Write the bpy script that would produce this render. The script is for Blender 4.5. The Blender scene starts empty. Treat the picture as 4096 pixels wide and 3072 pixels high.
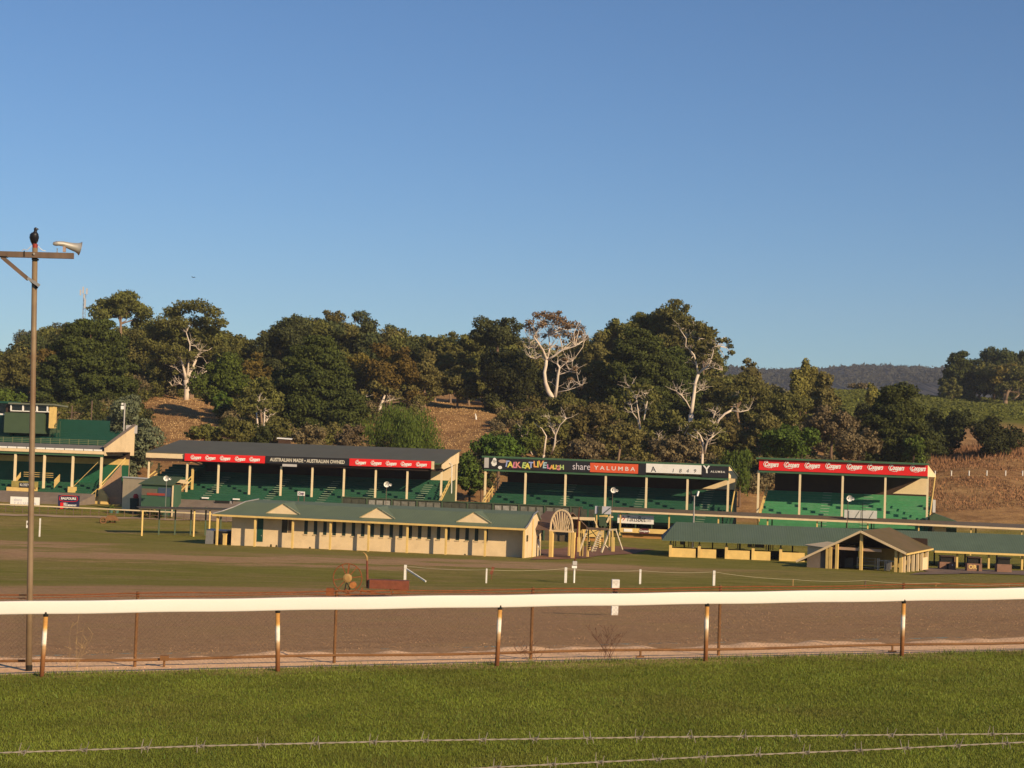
import bpy, math, random
import numpy as np
from mathutils import Vector, Matrix
rnd = random.Random(7)
NR = np.random.RandomState(11)
sc = bpy.context.scene
COL = sc.collection
PI = math.pi
# ------------------------------------------------------------------ camera model
FL = 6500.0; CZ = 3.6
PITCH = math.atan(224/FL); ROLL = 0.034
R0 = Vector((1,0,0)); F0 = Vector((0,math.cos(PITCH),math.sin(PITCH))); U0 = Vector((0,-math.sin(PITCH),math.cos(PITCH)))
CR = math.cos(ROLL)*R0 + math.sin(ROLL)*U0
CU = -math.sin(ROLL)*R0 + math.cos(ROLL)*U0
CAM = Vector((0,0,CZ))
def ray(px, py):
    return CR*((px-2048)/FL) + CU*(-(py-1536)/FL) + F0
def W(px, py, Y):
    d = ray(px, py); return CAM + d*(Y/d.y)
# ------------------------------------------------------------------ terrain
SP = [(-60,1.9),(4,1.9),(8,1.2),(12,.45),(17,.05),(22,.01),(25.3,.02),(25.8,.03),(26.1,.035),(26.3,-.07),(27,-.13),(28,-.22),(29.3,-.37),(31.3,-.41),(32,-.56),(34,-.83),(59.6,-2.72),(105,-5.75),(154,-7.5),(172,-8.15),(188,-8.2),(200,-7.6),(215,-7.1)]
SPx = np.array([a for a,b in SP]); SPz = np.array([b for a,b in SP])
HY = np.array([215,228,240,265,300,330,400,450,560,620,800,1500,3000])
HT = np.array([-600,1000,1950,3000,3450,4100,5500])
HZ = np.array([
 [-10.7,-10,-7,-1.8,3,6.5,9,12,18,18,18,10,10],
 [-10.7,-10,-7,-1.8,3,6.5,9,12,18,18,18,10,10],
 [-10.7,-10,-7.5,-1.5,3.2,6.6,9,12,18,18,18,10,10],
 [-10.7,-10,-7.5,-2.5,2.5,5.5,9,12,18,18,16,10,10],
 [-10.7,-10.2,-8.5,-5,-1,1.5,9,13,20.7,19,10,0,0],
 [-10.7,-8.9,-6.6,-2.9,1.0,2.5,8.4,12,18.4,17,8,0,0],
 [-10.7,-8.9,-6.6,-2.9,1.0,2.5,8.4,12,16,16,8,0,0]]) + 3.6
def fade(s): return np.clip((120-s)/80.0, 0, 1)
def S_of(X, Y):
    s = Y*1.0
    for _ in range(8): s = Y - .22*np.clip(X,-60,60)*fade(s)
    return s
def lat(X, s):
    return .027*np.clip(X,-60,60)*np.clip((150-s)/120.0,0,1) + .028*(np.sin(X*1.3+.4)+.7*np.sin(X*2.9+1)+.5*np.sin(X*5.3)+.4*np.sin(X*9.1+2))*np.exp(-((s-31.3)/.6)**2)
def T(X, Y):
    X = np.asarray(X, float); Y = np.asarray(Y, float)
    s = S_of(X, Y)
    z1 = np.interp(s, SPx, SPz) + lat(X, s)
    t = np.clip(X/np.maximum(Y,1)*FL+2048, -600, 5500)
    zc = np.stack([np.interp(Y, HY, row) for row in HZ], 0)
    idx = np.clip(np.searchsorted(HT, t)-1, 0, len(HT)-2)
    f = (t-HT[idx])/(HT[idx+1]-HT[idx]); f = f*f*(3-2*f)
    sh = zc.reshape(len(HT), -1); fi = idx.ravel(); n = np.arange(fi.size)
    z2 = (sh[fi,n]*(1-f.ravel())+sh[fi+1,n]*f.ravel()).reshape(t.shape)
    k = np.clip((Y-205)/10.0,0,1)
    z2 = z2 + np.clip((Y-235)/40,0,1)*(.5*np.sin(X*.11+Y*.05)+.35*np.sin(X*.23-Y*.13))
    return z1*(1-k)+z2*k
def TZ(X, Y): return float(T(np.array([X]), np.array([Y]))[0])
def G(px, py, ymin=14, ymax=900):
    d = ray(px, py); ys = np.geomspace(ymin, ymax, 4000)
    x = CAM.x + d.x/d.y*ys; z = CAM.z + d.z/d.y*ys
    b = z < T(x, ys); i = int(np.argmax(b)) if b.any() else len(ys)-1
    return Vector((x[i], ys[i], TZ(x[i], ys[i])))
# ------------------------------------------------------------------ object helpers
def tag(o, label=None, cat=None, group=None, kind=None):
    if label: o['label'] = label
    if cat: o['category'] = cat
    if group: o['group'] = group
    if kind: o['kind'] = kind
    return o
def empty(name, loc, rz=0, label=None, cat=None, group=None):
    o = bpy.data.objects.new(name, None); COL.objects.link(o)
    o.location = loc; o.rotation_euler = (0,0,rz); o.empty_display_size = .2
    return tag(o, label, cat, group)
class MB:
    def __init__(s): s.v=[]; s.f=[]
    def add(s, vs, fs):
        b=len(s.v); s.v += [tuple(v) for v in vs]; s.f += [tuple(b+i for i in f) for f in fs]; return s
    def box(s,x0,x1,y0,y1,z0,z1):
        return s.add([(x0,y0,z0),(x1,y0,z0),(x1,y1,z0),(x0,y1,z0),(x0,y0,z1),(x1,y0,z1),(x1,y1,z1),(x0,y1,z1)],
          [(0,3,2,1),(4,5,6,7),(0,1,5,4),(1,2,6,5),(2,3,7,6),(3,0,4,7)])
    def bar(s,p,q,w,h=None,up=(0,0,1)):
        h = h or w; p=Vector(p); q=Vector(q); d=(q-p).normalized(); u=Vector(up)
        if abs(d.dot(u))>.98: u=Vector((0,1,0))
        a=d.cross(u).normalized()*w/2; b=a.cross(d).normalized()*h/2
        vs=[]
        for c in (p,q): vs += [c-a-b,c+a-b,c+a+b,c-a+b]
        return s.add(vs,[(0,3,2,1),(4,5,6,7),(0,1,5,4),(1,2,6,5),(2,3,7,6),(3,0,4,7)])
    def tube(s,pts,rs,n=8,cap=True):
        pts=[Vector(p) for p in pts]; 
        if not isinstance(rs,(list,tuple)): rs=[rs]*len(pts)
        b=len(s.v); ref=None
        for i,p in enumerate(pts):
            d=(pts[min(i+1,len(pts)-1)]-pts[max(i-1,0)]).normalized()
            if ref is None:
                ref=Vector((1,0,0)) if abs(d.x)<.8 else Vector((0,1,0))
            a=(ref-d*ref.dot(d)).normalized(); ref=a; c=d.cross(a)
            for k in range(n):
                t=2*PI*k/n; s.v.append(tuple(p+(a*math.cos(t)+c*math.sin(t))*rs[i]))
        for i in range(len(pts)-1):
            for k in range(n):
                k2=(k+1)%n; s.f.append((b+i*n+k,b+i*n+k2,b+(i+1)*n+k2,b+(i+1)*n+k))
        if cap:
            s.f.append(tuple(b+k for k in reversed(range(n)))); e=b+(len(pts)-1)*n; s.f.append(tuple(e+k for k in range(n)))
        return s
    def prism(s,poly,d0,d1,axis='v'):
        # poly: list of (a,b); axis 'v': a=u,b=w extruded in v ; 'u': a=v,b=w extruded along u
        n=len(poly)
        if axis=='v': A=[(a,d0,b) for a,b in poly]; B=[(a,d1,b) for a,b in poly]
        elif axis=='u': A=[(d0,a,b) for a,b in poly]; B=[(d1,a,b) for a,b in poly]
        else: A=[(a,b,d0) for a,b in poly]; B=[(a,b,d1) for a,b in poly]
        return s.add(A+B,[tuple(range(n)),tuple(range(2*n-1,n-1,-1))]+[(i,i+n,(i+1)%n+n,(i+1)%n) for i in range(n)])
    def slab(s,poly3,th):
        # polygon in 3d, thickened downwards
        n=len(poly3); A=[tuple(p) for p in poly3]; B=[(p[0],p[1],p[2]-th) for p in poly3]
        return s.add(A+B,[tuple(range(n)),tuple(range(2*n-1,n-1,-1))]+[(i,i+n,(i+1)%n+n,(i+1)%n) for i in range(n)])
    def make(s,name,mat,parent=None,loc=None,rz=0,smooth=False):
        me=bpy.data.meshes.new(name); me.from_pydata(s.v,[],s.f); me.materials.append(mat)
        import bmesh
        bm=bmesh.new(); bm.from_mesh(me); bmesh.ops.recalc_face_normals(bm,faces=bm.faces); bm.to_mesh(me); bm.free()
        if smooth:
            for p in me.polygons: p.use_smooth=True
        o=bpy.data.objects.new(name,me); COL.objects.link(o)
        if parent is not None: o.parent=parent
        if loc is not None: o.location=loc; o.rotation_euler=(0,0,rz)
        return o
def npmesh(name, verts, nper, mat, parent=None, loc=None):
    me=bpy.data.meshes.new(name); n=len(verts); nf=n//nper
    me.vertices.add(n); me.vertices.foreach_set('co', np.ascontiguousarray(verts,dtype=np.float32).ravel())
    me.loops.add(n); me.loops.foreach_set('vertex_index', np.arange(n,dtype=np.int32))
    me.polygons.add(nf); me.polygons.foreach_set('loop_start', np.arange(0,n,nper,dtype=np.int32))
    try: me.polygons.foreach_set('loop_total', np.full(nf,nper,dtype=np.int32))
    except Exception: pass
    me.update(calc_edges=True); me.materials.append(mat)
    o=bpy.data.objects.new(name,me); COL.objects.link(o)
    if parent is not None: o.parent=parent
    if loc is not None: o.location=loc
    return o
class Fr:
    "vertical building frame: u to the right along the front, v away from the camera, w up"
    def __init__(s,pxL,ZL,pxR,ZR,py=2000,g=None):
        A=W(pxL,py,ZL); B=W(pxR,py,ZR); A.z=0;B.z=0
        s.len=(B-A).length; s.U=(B-A).normalized(); s.V=Vector((-s.U.y,s.U.x,0)); s.yaw=math.atan2(s.U.y,s.U.x)
        z = g+CZ if g is not None else min(TZ(A.x,A.y),TZ(B.x,B.y))
        s.O=Vector((A.x,A.y,z))
    def pix(s,px,py,v=0):
        d=ray(px,py); P0=s.O+s.V*v; t=(P0-CAM).dot(s.V)/d.dot(s.V); P=CAM+d*t
        return ((P-s.O).dot(s.U), P.z-s.O.z)
    def u(s,px,py=2000,v=0): return s.pix(px,py,v)[0]
    def w(s,px,py,v=0): return s.pix(px,py,v)[1]
    def world(s,u,v,w): return s.O+s.U*u+s.V*v+Vector((0,0,w))
    def root(s,name,label,cat,group=None): return empty(name,s.O,s.yaw,label,cat,group)
# ------------------------------------------------------------------ materials
MATS={}
def lin(c):
    return tuple(((x/255.0)/12.92 if x/255.0<=.04045 else ((x/255.0+.055)/1.055)**2.4) for x in c)
def mat(name, col, rough=.8, var=.12, scale=3.0, bump=0.0, bscale=None, metal=0.0, dirt=None, dirt_amt=.4, stretch=(1,1,1), isl=0.0, objr=0.0, trans=0.0, spec=.3, coords='Object'):
    if name in MATS: return MATS[name]
    m=bpy.data.materials.new(name); m.use_nodes=True; nt=m.node_tree; N=nt.nodes; L=nt.links
    bs=N['Principled BSDF']; bs.inputs['Roughness'].default_value=rough; bs.inputs['Metallic'].default_value=metal
    bs.inputs['Specular IOR Level'].default_value=spec
    tc=N.new('ShaderNodeTexCoord'); mp=N.new('ShaderNodeMapping'); mp.inputs['Scale'].default_value=stretch
    L.new(tc.outputs[coords],mp.inputs['Vector'])
    nz=N.new('ShaderNodeTexNoise'); nz.inputs['Scale'].default_value=scale; nz.inputs['Detail'].default_value=6; nz.inputs['Roughness'].default_value=.65
    L.new(mp.outputs[0],nz.inputs['Vector'])
    mr=N.new('ShaderNodeMapRange'); mr.inputs[1].default_value=.3; mr.inputs[2].default_value=.7; mr.inputs[3].default_value=1-var; mr.inputs[4].default_value=1+var
    L.new(nz.outputs['Fac'],mr.inputs[0])
    hs=N.new('ShaderNodeHueSaturation'); hs.inputs['Color'].default_value=(*col,1)
    val=mr.outputs[0]
    if isl:
        g=N.new('ShaderNodeNewGeometry'); r=N.new('ShaderNodeMapRange'); r.inputs[3].default_value=1-isl; r.inputs[4].default_value=1+isl
        L.new(g.outputs['Random Per Island'],r.inputs[0]); mu=N.new('ShaderNodeMath'); mu.operation='MULTIPLY'; L.new(val,mu.inputs[0]); L.new(r.outputs[0],mu.inputs[1]); val=mu.outputs[0]
    if objr:
        oi=N.new('ShaderNodeObjectInfo'); r=N.new('ShaderNodeMapRange'); r.inputs[3].default_value=1-objr; r.inputs[4].default_value=1+objr
        L.new(oi.outputs['Random'],r.inputs[0]); mu=N.new('ShaderNodeMath'); mu.operation='MULTIPLY'; L.new(val,mu.inputs[0]); L.new(r.outputs[0],mu.inputs[1]); val=mu.outputs[0]
        r2=N.new('ShaderNodeMapRange'); r2.inputs[3].default_value=.497; r2.inputs[4].default_value=.522; L.new(oi.outputs['Random'],r2.inputs[0]); L.new(r2.outputs[0],hs.inputs['Hue'])
    L.new(val,hs.inputs['Value']); out=hs.outputs[0]
    if dirt:
        n2=N.new('ShaderNodeTexNoise'); n2.inputs['Scale'].default_value=scale*.37; n2.inputs['Detail'].default_value=8; n2.inputs['Roughness'].default_value=.7
        L.new(mp.outputs[0],n2.inputs['Vector']); r3=N.new('ShaderNodeMapRange'); r3.inputs[1].default_value=.5; r3.inputs[2].default_value=.68; r3.inputs[4].default_value=dirt_amt
        L.new(n2.outputs['Fac'],r3.inputs[0]); mx=N.new('ShaderNodeMix'); mx.data_type='RGBA'; mx.inputs[7].default_value=(*dirt,1)
        L.new(r3.outputs[0],mx.inputs[0]); L.new(out,mx.inputs[6]); out=mx.outputs[2]
    L.new(out,bs.inputs['Base Color'])
    if bump:
        nb=N.new('ShaderNodeTexNoise'); nb.inputs['Scale'].default_value=bscale or scale*4; nb.inputs['Detail'].default_value=5; L.new(mp.outputs[0],nb.inputs['Vector'])
        b=N.new('ShaderNodeBump'); b.inputs['Strength'].default_value=1; b.inputs['Distance'].default_value=bump; L.new(nb.outputs['Fac'],b.inputs['Height']); L.new(b.outputs[0],bs.inputs['Normal'])
    if trans:
        tr=N.new('ShaderNodeBsdfTranslucent'); L.new(out,tr.inputs['Color']); ms=N.new('ShaderNodeMixShader'); ms.inputs[0].default_value=trans
        L.new(bs.outputs[0],ms.inputs[1]); L.new(tr.outputs[0],ms.inputs[2]); L.new(ms.outputs[0],N['Material Output'].inputs['Surface'])
    MATS[name]=m; return m
def corrugate(m, period=.1, depth=.02, axis='X'):
    nt=m.node_tree; N=nt.nodes; L=nt.links; bs=N['Principled BSDF']
    tc=N.new('ShaderNodeTexCoord'); wv=N.new('ShaderNodeTexWave'); wv.bands_direction=axis; wv.inputs['Scale'].default_value=2*PI/period/20*1.0
    L.new(tc.outputs['Object'],wv.inputs['Vector']); b=N.new('ShaderNodeBump'); b.inputs['Distance'].default_value=depth; L.new(wv.outputs['Fac'],b.inputs['Height']); L.new(b.outputs[0],bs.inputs['Normal'])
    return m
M_cream=mat('cream_paint',(.70,.54,.33),.7,.07,1.2,dirt=(.40,.29,.16),dirt_amt=.35)
M_creamy=mat('yellow_cream_paint',(.64,.45,.16),.7,.10,1.5,dirt=(.36,.24,.10),dirt_amt=.4)
M_col=mat('column_cream_paint',(.72,.58,.36),.6,.06,2)
M_white=mat('white_paint',(.78,.76,.72),.5,.05,2,dirt=(.5,.45,.38),dirt_amt=.25)
M_rail=mat('white_rail_plastic',(.68,.645,.60),.65,.03,1.5,dirt=(.7,.64,.52),dirt_amt=.25,stretch=(.3,1,1))
M_red=mat('red_sign_paint',(.68,.018,.018),.55,.05,1)
M_orange=mat('orange_red_sign_paint',(.66,.10,.035),.55,.05,1)
M_black=mat('black_sign_paint',(.02,.019,.022),.5,.1,1)
M_navy=mat('navy_sign_paint',(.02,.02,.06),.5,.1,1)
M_roofg=corrugate(mat('green_roof_sheeting',(.112,.145,.088),.6,.09,.7,dirt=(.10,.13,.09),dirt_amt=.5),.25,.012)
M_roofk=corrugate(mat('blue_green_roof_sheeting',(.078,.112,.078),.6,.10,.6,dirt=(.08,.11,.09),dirt_amt=.5),.25,.012)
M_roofgrey=corrugate(mat('weathered_grey_roof_sheeting',(.085,.085,.064),.7,.10,.5,dirt=(.10,.085,.06),dirt_amt=.5),.25,.012)
M_roofb=corrugate(mat('brown_olive_roof_sheeting',(.115,.082,.032),.75,.12,.8,dirt=(.16,.10,.05),dirt_amt=.5),.25,.012)
M_greenedge=mat('green_fascia_paint',(.05,.12,.06),.6,.08,1)
M_tier=mat('dark_green_seat_paint',(.018,.085,.045),.6,.12,1.2,dirt=(.04,.10,.06),dirt_amt=.5)
M_tier3=mat('light_green_seat_paint',(.06,.235,.10),.6,.12,1.5,dirt=(.13,.26,.15),dirt_amt=.5)
M_dgreen=mat('deep_green_paint',(.010,.062,.042),.6,.10,1)
M_boxgreen=mat('olive_green_panel_paint',(.055,.085,.045),.6,.08,.8)
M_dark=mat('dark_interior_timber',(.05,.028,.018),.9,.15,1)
M_conc=mat('grey_concrete',(.17,.135,.11),.9,.15,.9,bump=.01,dirt=(.11,.085,.065),dirt_amt=.6)
M_brick=mat('pinkish_brick',(.36,.22,.13),.85,.16,6,bump=.01)
M_steel=mat('galvanised_steel',(.34,.32,.30),.4,.12,3,metal=.5)
M_rust=mat('rusty_steel',(.20,.062,.018),.8,.3,9,bump=.004,dirt=(.10,.04,.015),dirt_amt=.6)
M_rust2=mat('rust_brown_pipe',(.17,.082,.03),.75,.25,5,dirt=(.09,.035,.015),dirt_amt=.6)
M_redrust=mat('red_rusty_plate',(.17,.05,.025),.75,.25,4,dirt=(.10,.04,.02),dirt_amt=.6)
M_yellowrust=mat('faded_yellow_metal',(.33,.21,.075),.7,.2,6,dirt=(.22,.10,.03),dirt_amt=.6)
M_timber=mat('weathered_timber',(.125,.085,.062),.85,.25,4,bump=.004,stretch=(1,1,.2))
M_glass=mat('dark_window_glass',(.012,.014,.014),.12,.1,1,spec=.6)
M_grey=mat('pale_grey_panel',(.45,.43,.42),.6,.08,1)
M_crate=mat('pinkish_brown_board',(.22,.12,.08),.8,.15,2,dirt=(.13,.07,.05),dirt_amt=.5)
M_blackobj=mat('black_void_paint',(.012,.011,.010),.8,.1,1)
M_screen=mat('grey_green_screen_panel',(.06,.062,.045),.7,.35,1.4)
M_screen2=mat('faded_screen_panel',(.15,.145,.12),.7,.35,2.2)
M_wire=mat('galvanised_wire',(.25,.22,.18),.6,.15,20,metal=.15)
M_mesh=mat('rusty_chain_wire',(.13,.075,.045),.8,.2,5)
M_feather=mat('black_feathers',(.012,.012,.018),.45,.2,30)
M_bark_w=mat('white_gum_bark',(.62,.52,.42),.8,.14,.8,dirt=(.30,.20,.13),dirt_amt=.5,stretch=(1,1,.4))
M_bark=mat('grey_brown_bark',(.15,.095,.06),.9,.2,1)
M_bark_p=mat('pale_bark',(.23,.155,.10),.85,.2,1,dirt=(.15,.09,.05),dirt_amt=.7)
# ------------------------------------------------------------------ ground
def ground_mat():
    m=bpy.data.materials.new('grass_and_earth_ground'); m.use_nodes=True; nt=m.node_tree; N=nt.nodes; L=nt.links; bs=N['Principled BSDF']; bs.inputs['Roughness'].default_value=.95; bs.inputs['Specular IOR Level'].default_value=.04
    at=N.new('ShaderNodeAttribute'); at.attribute_name='sdist'
    geo=N.new('ShaderNodeNewGeometry')
    def noise(scale,det=6,rough=.6,vec=None,st=None):
        n=N.new('ShaderNodeTexNoise'); n.inputs['Scale'].default_value=scale; n.inputs['Detail'].default_value=det; n.inputs['Roughness'].default_value=rough
        if st:
            mp=N.new('ShaderNodeMapping'); mp.inputs['Scale'].default_value=st; L.new(geo.outputs['Position'],mp.inputs[0]); L.new(mp.outputs[0],n.inputs['Vector'])
        else: L.new(geo.outputs['Position'],n.inputs['Vector'])
        return n.outputs['Fac']
    def mrange(x,a,b,c,d):
        r=N.new('ShaderNodeMapRange'); r.inputs[1].default_value=a; r.inputs[2].default_value=b; r.inputs[3].default_value=c; r.inputs[4].default_value=d; L.new(x,r.inputs[0]); return r.outputs[0]
    def madd(x,y):
        q=N.new('ShaderNodeMath'); q.operation='ADD'; L.new(x,q.inputs[0])
        if isinstance(y,(int,float)): q.inputs[1].default_value=y
        else: L.new(y,q.inputs[1])
        return q.outputs[0]
    def mmul(x,y):
        q=N.new('ShaderNodeMath'); q.operation='MULTIPLY'; L.new(x,q.inputs[0])
        if isinstance(y,(int,float)): q.inputs[1].default_value=y
        else: L.new(y,q.inputs[1])
        return q.outputs[0]
    def mix(f,a,b):
        q=N.new('ShaderNodeMix'); q.data_type='RGBA'
        if isinstance(f,(int,float)): q.inputs[0].default_value=f
        else: L.new(f,q.inputs[0])
        for i,c in ((6,a),(7,b)):
            if isinstance(c,tuple): q.inputs[i].default_value=(*c,1)
            else: L.new(c,q.inputs[i])
        return q.outputs[2]
    S=at.outputs['Fac']
    nb=noise(.09,5,.6,st=(.5,1,1)); nm=noise(.6,6,.65,st=(.55,1,1)); nf=noise(5,6,.7); nff=noise(22,5,.7)
    # distorted distance
    dist=mrange(S,28,120,.25,16)
    Sd=madd(S,mmul(mrange(nb,.3,.7,-1,1),dist)); Sd=madd(Sd,mmul(mrange(nm,.3,.7,-1,1),mrange(S,34,110,.35,7)))
    GREEN=(.168,.166,.028); GREEN2=(.225,.185,.050); BROWN=(.38,.232,.125); BROWN2=(.41,.255,.145); GRAVEL=(.58,.36,.21)
    rp=N.new('ShaderNodeValToRGB'); cr=rp.color_ramp
    stops=[(0,GREEN),(26.15,GREEN),(26.4,GRAVEL),(31.6,GRAVEL),(32,BROWN),(50,BROWN),(66,BROWN2),(84,BROWN),(92,GREEN2),(100,GREEN),(124,GREEN2),(128,BROWN),(138,BROWN2),(147,GREEN2),(175,GREEN),(197,GREEN2),(215,GREEN)]
    mx=260.0
    while len(cr.elements)>1: cr.elements.remove(cr.elements[-1])
    cr.elements[0].position=0; cr.elements[0].color=(*GREEN,1)
    for p,c in stops[1:]:
        e=cr.elements.new(p/mx); e.color=(*c,1)
    L.new(mmul(Sd,1/mx),rp.inputs[0]); col=rp.outputs[0]
    col=mix(mmul(mrange(nm,.45,.62,0,.45),mrange(S,34,60,0.3,1)),col,(.20,.165,.055)); col=mix(mmul(mrange(noise(.22,7,.7,st=(.35,1,1)),.5,.66,0,.5),mrange(S,34,60,.3,1)),col,(.30,.19,.10))
    # blend to dry hillside
    sep=N.new('ShaderNodeSeparateXYZ'); L.new(geo.outputs['Position'],sep.inputs[0])
    hn=noise(.05,8,.7); hn2=noise(.35,6,.7)
    hill=mix(mrange(hn,.35,.65,0,1),(.26,.140,.060),(.43,.26,.110)); hill=mix(mrange(hn2,.42,.7,0,.75),hill,(.12,.06,.03))
    col=mix(mrange(madd(S,mmul(hn,14)),222,236,0,1),col,hill)
    # vineyard green far away
    col=mix(mmul(mrange(S,372,392,0,1),mrange(sep.outputs['X'],60,75,0,1)),col,mix(mrange(hn2,.35,.65,0,1),(.10,.115,.018),(.15,.145,.03)))
    # right field is greener, left is drier
    colg=mix(mrange(nm,.35,.7,0,1),(.160,.162,.026),(.215,.18,.048))
    gx=mmul(mrange(madd(sep.outputs['X'],mmul(mrange(nb,.3,.7,-1,1),12)),4,18,0,.8),mmul(mrange(S,95,108,0,1),mrange(S,205,225,1,0)))
    col=mix(gx,col,colg)
    # fine variation
    va=mmul(mrange(nf,.3,.7,.72,1.28),mmul(mrange(nm,.3,.7,.84,1.16),mrange(nff,.3,.7,.7,1.3)))
    hs=N.new('ShaderNodeHueSaturation'); L.new(col,hs.inputs['Color']); L.new(va,hs.inputs['Value']); L.new(hs.outputs[0],bs.inputs['Base Color'])
    b=N.new('ShaderNodeBump'); b.inputs['Distance'].default_value=.05; L.new(madd(nf,nff),b.inputs['Height']); L.new(b.outputs[0],bs.inputs['Normal'])
    return m
M_ground=ground_mat()
def gravel_mat():
    m=bpy.data.materials.new('pale_gravel_ground'); m.use_nodes=True; nt=m.node_tree; N=nt.nodes; L=nt.links; bs=N['Principled BSDF']; bs.inputs['Roughness'].default_value=1; bs.inputs['Specular IOR Level'].default_value=.03
    at=N.new('ShaderNodeAttribute'); at.attribute_name='sdist'; g=N.new('ShaderNodeNewGeometry')
    def nz(s,d=5):
        n=N.new('ShaderNodeTexNoise'); n.inputs['Scale'].default_value=s; n.inputs['Detail'].default_value=d; L.new(g.outputs['Position'],n.inputs['Vector']); return n.outputs['Fac']
    def mr(x,a,b,c,d):
        r=N.new('ShaderNodeMapRange'); r.inputs[1].default_value=a; r.inputs[2].default_value=b; r.inputs[3].default_value=c; r.inputs[4].default_value=d; L.new(x,r.inputs[0]); return r.outputs[0]
    ad=N.new('ShaderNodeMath'); ad.operation='ADD'; L.new(at.outputs['Fac'],ad.inputs[0]); L.new(mr(nz(1.6),.3,.7,-.35,.35),ad.inputs[1])
    mx=N.new('ShaderNodeMix'); mx.data_type='RGBA'; L.new(mr(ad.outputs[0],31.7,31.9,0,1),mx.inputs[0])
    m2=N.new('ShaderNodeMix'); m2.data_type='RGBA'; L.new(mr(nz(3.5),.35,.65,0,1),m2.inputs[0]); m2.inputs[6].default_value=(.86,.56,.33,1); m2.inputs[7].default_value=(.74,.47,.265,1)
    L.new(m2.outputs[2],mx.inputs[6]); mx.inputs[7].default_value=(.37,.228,.12,1)
    hs=N.new('ShaderNodeHueSaturation'); L.new(mx.outputs[2],hs.inputs['Color']); L.new(mr(nz(16),.3,.7,.82,1.18),hs.inputs['Value']); L.new(hs.outputs[0],bs.inputs['Base Color'])
    return m
M_gravelg=gravel_mat()
def grid(name, srows, ncol, matr, lab=None):
    S=np.array(srows,float); nr=len(S); t=np.linspace(-1,1,ncol); t=np.sign(t)*np.abs(t)**1.15
    Wd=np.maximum(45, .95*S)[:,None]; X=t[None,:]*Wd; Y=S[:,None]+.22*np.clip(X,-60,60)*fade(S)[:,None]
    # exact z from s to keep the lip straight
    Z=T(X,Y)
    near=(S<150)[:,None]*np.ones_like(X)>0
    zs=np.interp(S,SPx,SPz)[:,None]+lat(X,S[:,None]*np.ones_like(X))
    Z=np.where(near,zs,Z)
    rr=NR.rand(*X.shape)-.5
    Z=Z+np.where((S[:,None]>32)&(S[:,None]<210),rr*.03,0)
    v=np.stack([X,Y,Z],-1).reshape(-1,3)
    i=np.arange(nr-1)[:,None]*ncol+np.arange(ncol-1)[None,:]
    q=np.stack([i,i+1,i+ncol+1,i+ncol],-1).reshape(-1,4)
    me=bpy.data.meshes.new(name); me.from_pydata(v.tolist(),[],q.tolist()); me.materials.append(matr)
    a=me.attributes.new('sdist','FLOAT','POINT'); a.data.foreach_set('value',np.repeat(S,ncol).astype(np.float32))
    for p in me.polygons: p.use_smooth=True
    o=bpy.data.objects.new(name,me); COL.objects.link(o); o['kind']='structure'; return o
grid('grass_track', list(np.linspace(-60,14,12))+list(np.arange(15,26,.35))+[26.1], 120, M_ground)
grid('gravel_strip', [26.1,26.2,26.35,26.6]+list(np.arange(27,30.5,.5))+list(np.arange(30.5,33,.2))+list(np.arange(33,36.5,.5))+[36.5], 700, M_gravelg)
grid('field', [36.5]+list(np.arange(37.5,60,1.2))+list(np.arange(60,215,2.5))+[217], 150, M_ground)
grid('hillside', [217,222,228]+list(np.arange(234,640,6))+list(np.geomspace(650,9000,24)), 220, M_ground)
# foreground turf blades
def blades(name,n,smin,smax,xw,h0,h1,wd,m,label,cat,dens_pow=1.0,clump=.0):
    s=smin+(smax-smin)*NR.rand(n)**dens_pow; X=(NR.rand(n)*2-1)*xw*(s/smax)
    if clump:
        k=np.sin(X*3.1+s*1.3)+np.sin(X*1.7-s*2.9)+NR.randn(n)*.8; keep=k>clump-1; s=s[keep];X=X[keep];n=len(s)
    Y=s+.22*X; Z=np.interp(s,SPx,SPz)+lat(X,s)
    h=h0+(h1-h0)*NR.rand(n)**1.6; a=NR.rand(n)*2*PI; le=NR.rand(n)*.9; la=NR.rand(n)*2*PI
    b=np.stack([X,Y,Z-.01],-1); d=np.stack([np.cos(a),np.sin(a),0*a],-1)*wd/2*(.6+.8*NR.rand(n))[:,None]
    tip=b+np.stack([np.cos(la)*le*h,np.sin(la)*le*h,h],-1)
    v=np.stack([b-d,b+d,tip],1).reshape(-1,3)
    o=npmesh(name,v,3,m); tag(o,label,cat,kind='stuff'); return o
M_blade=mat('green_turf_blades',(.165,.205,.026),.6,.34,.7,isl=.22,trans=.3,coords='Object',dirt=(.15,.125,.035),dirt_amt=.55)
blades('turf_grass',560000,15.5,26.12,11.5,.018,.052,.012,M_blade,'thick green mown turf in front of the white rail','grass')
blades('edge_grass',16000,25.85,26.75,11.5,.04,.12,.012,mat('long_edge_grass',(.13,.15,.03),.7,.3,1.5,isl=.3),'longer ragged grass tufts along the lip of the turf by the gravel','grass',1.0,.9)
blades('turf_tufts',26000,15.5,26,11.5,.05,.085,.013,mat('deep_green_tufts',(.10,.155,.02),.6,.3,1,isl=.25,trans=.2),'darker clumps of slightly longer grass scattered through the mown turf','grass',1.0,1.9)
M_dry=mat('dry_grass_blades',(.33,.21,.12),.8,.25,.8,isl=.4)
blades('dry_grass',50000,36,75,30,.012,.03,.02,M_dry,'sparse dry brown grass stubble behind the wire fence','grass',1.6,.6)
M_pebble=mat('gravel_stones',(.50,.31,.18),.9,.2,3,isl=.2)
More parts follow.
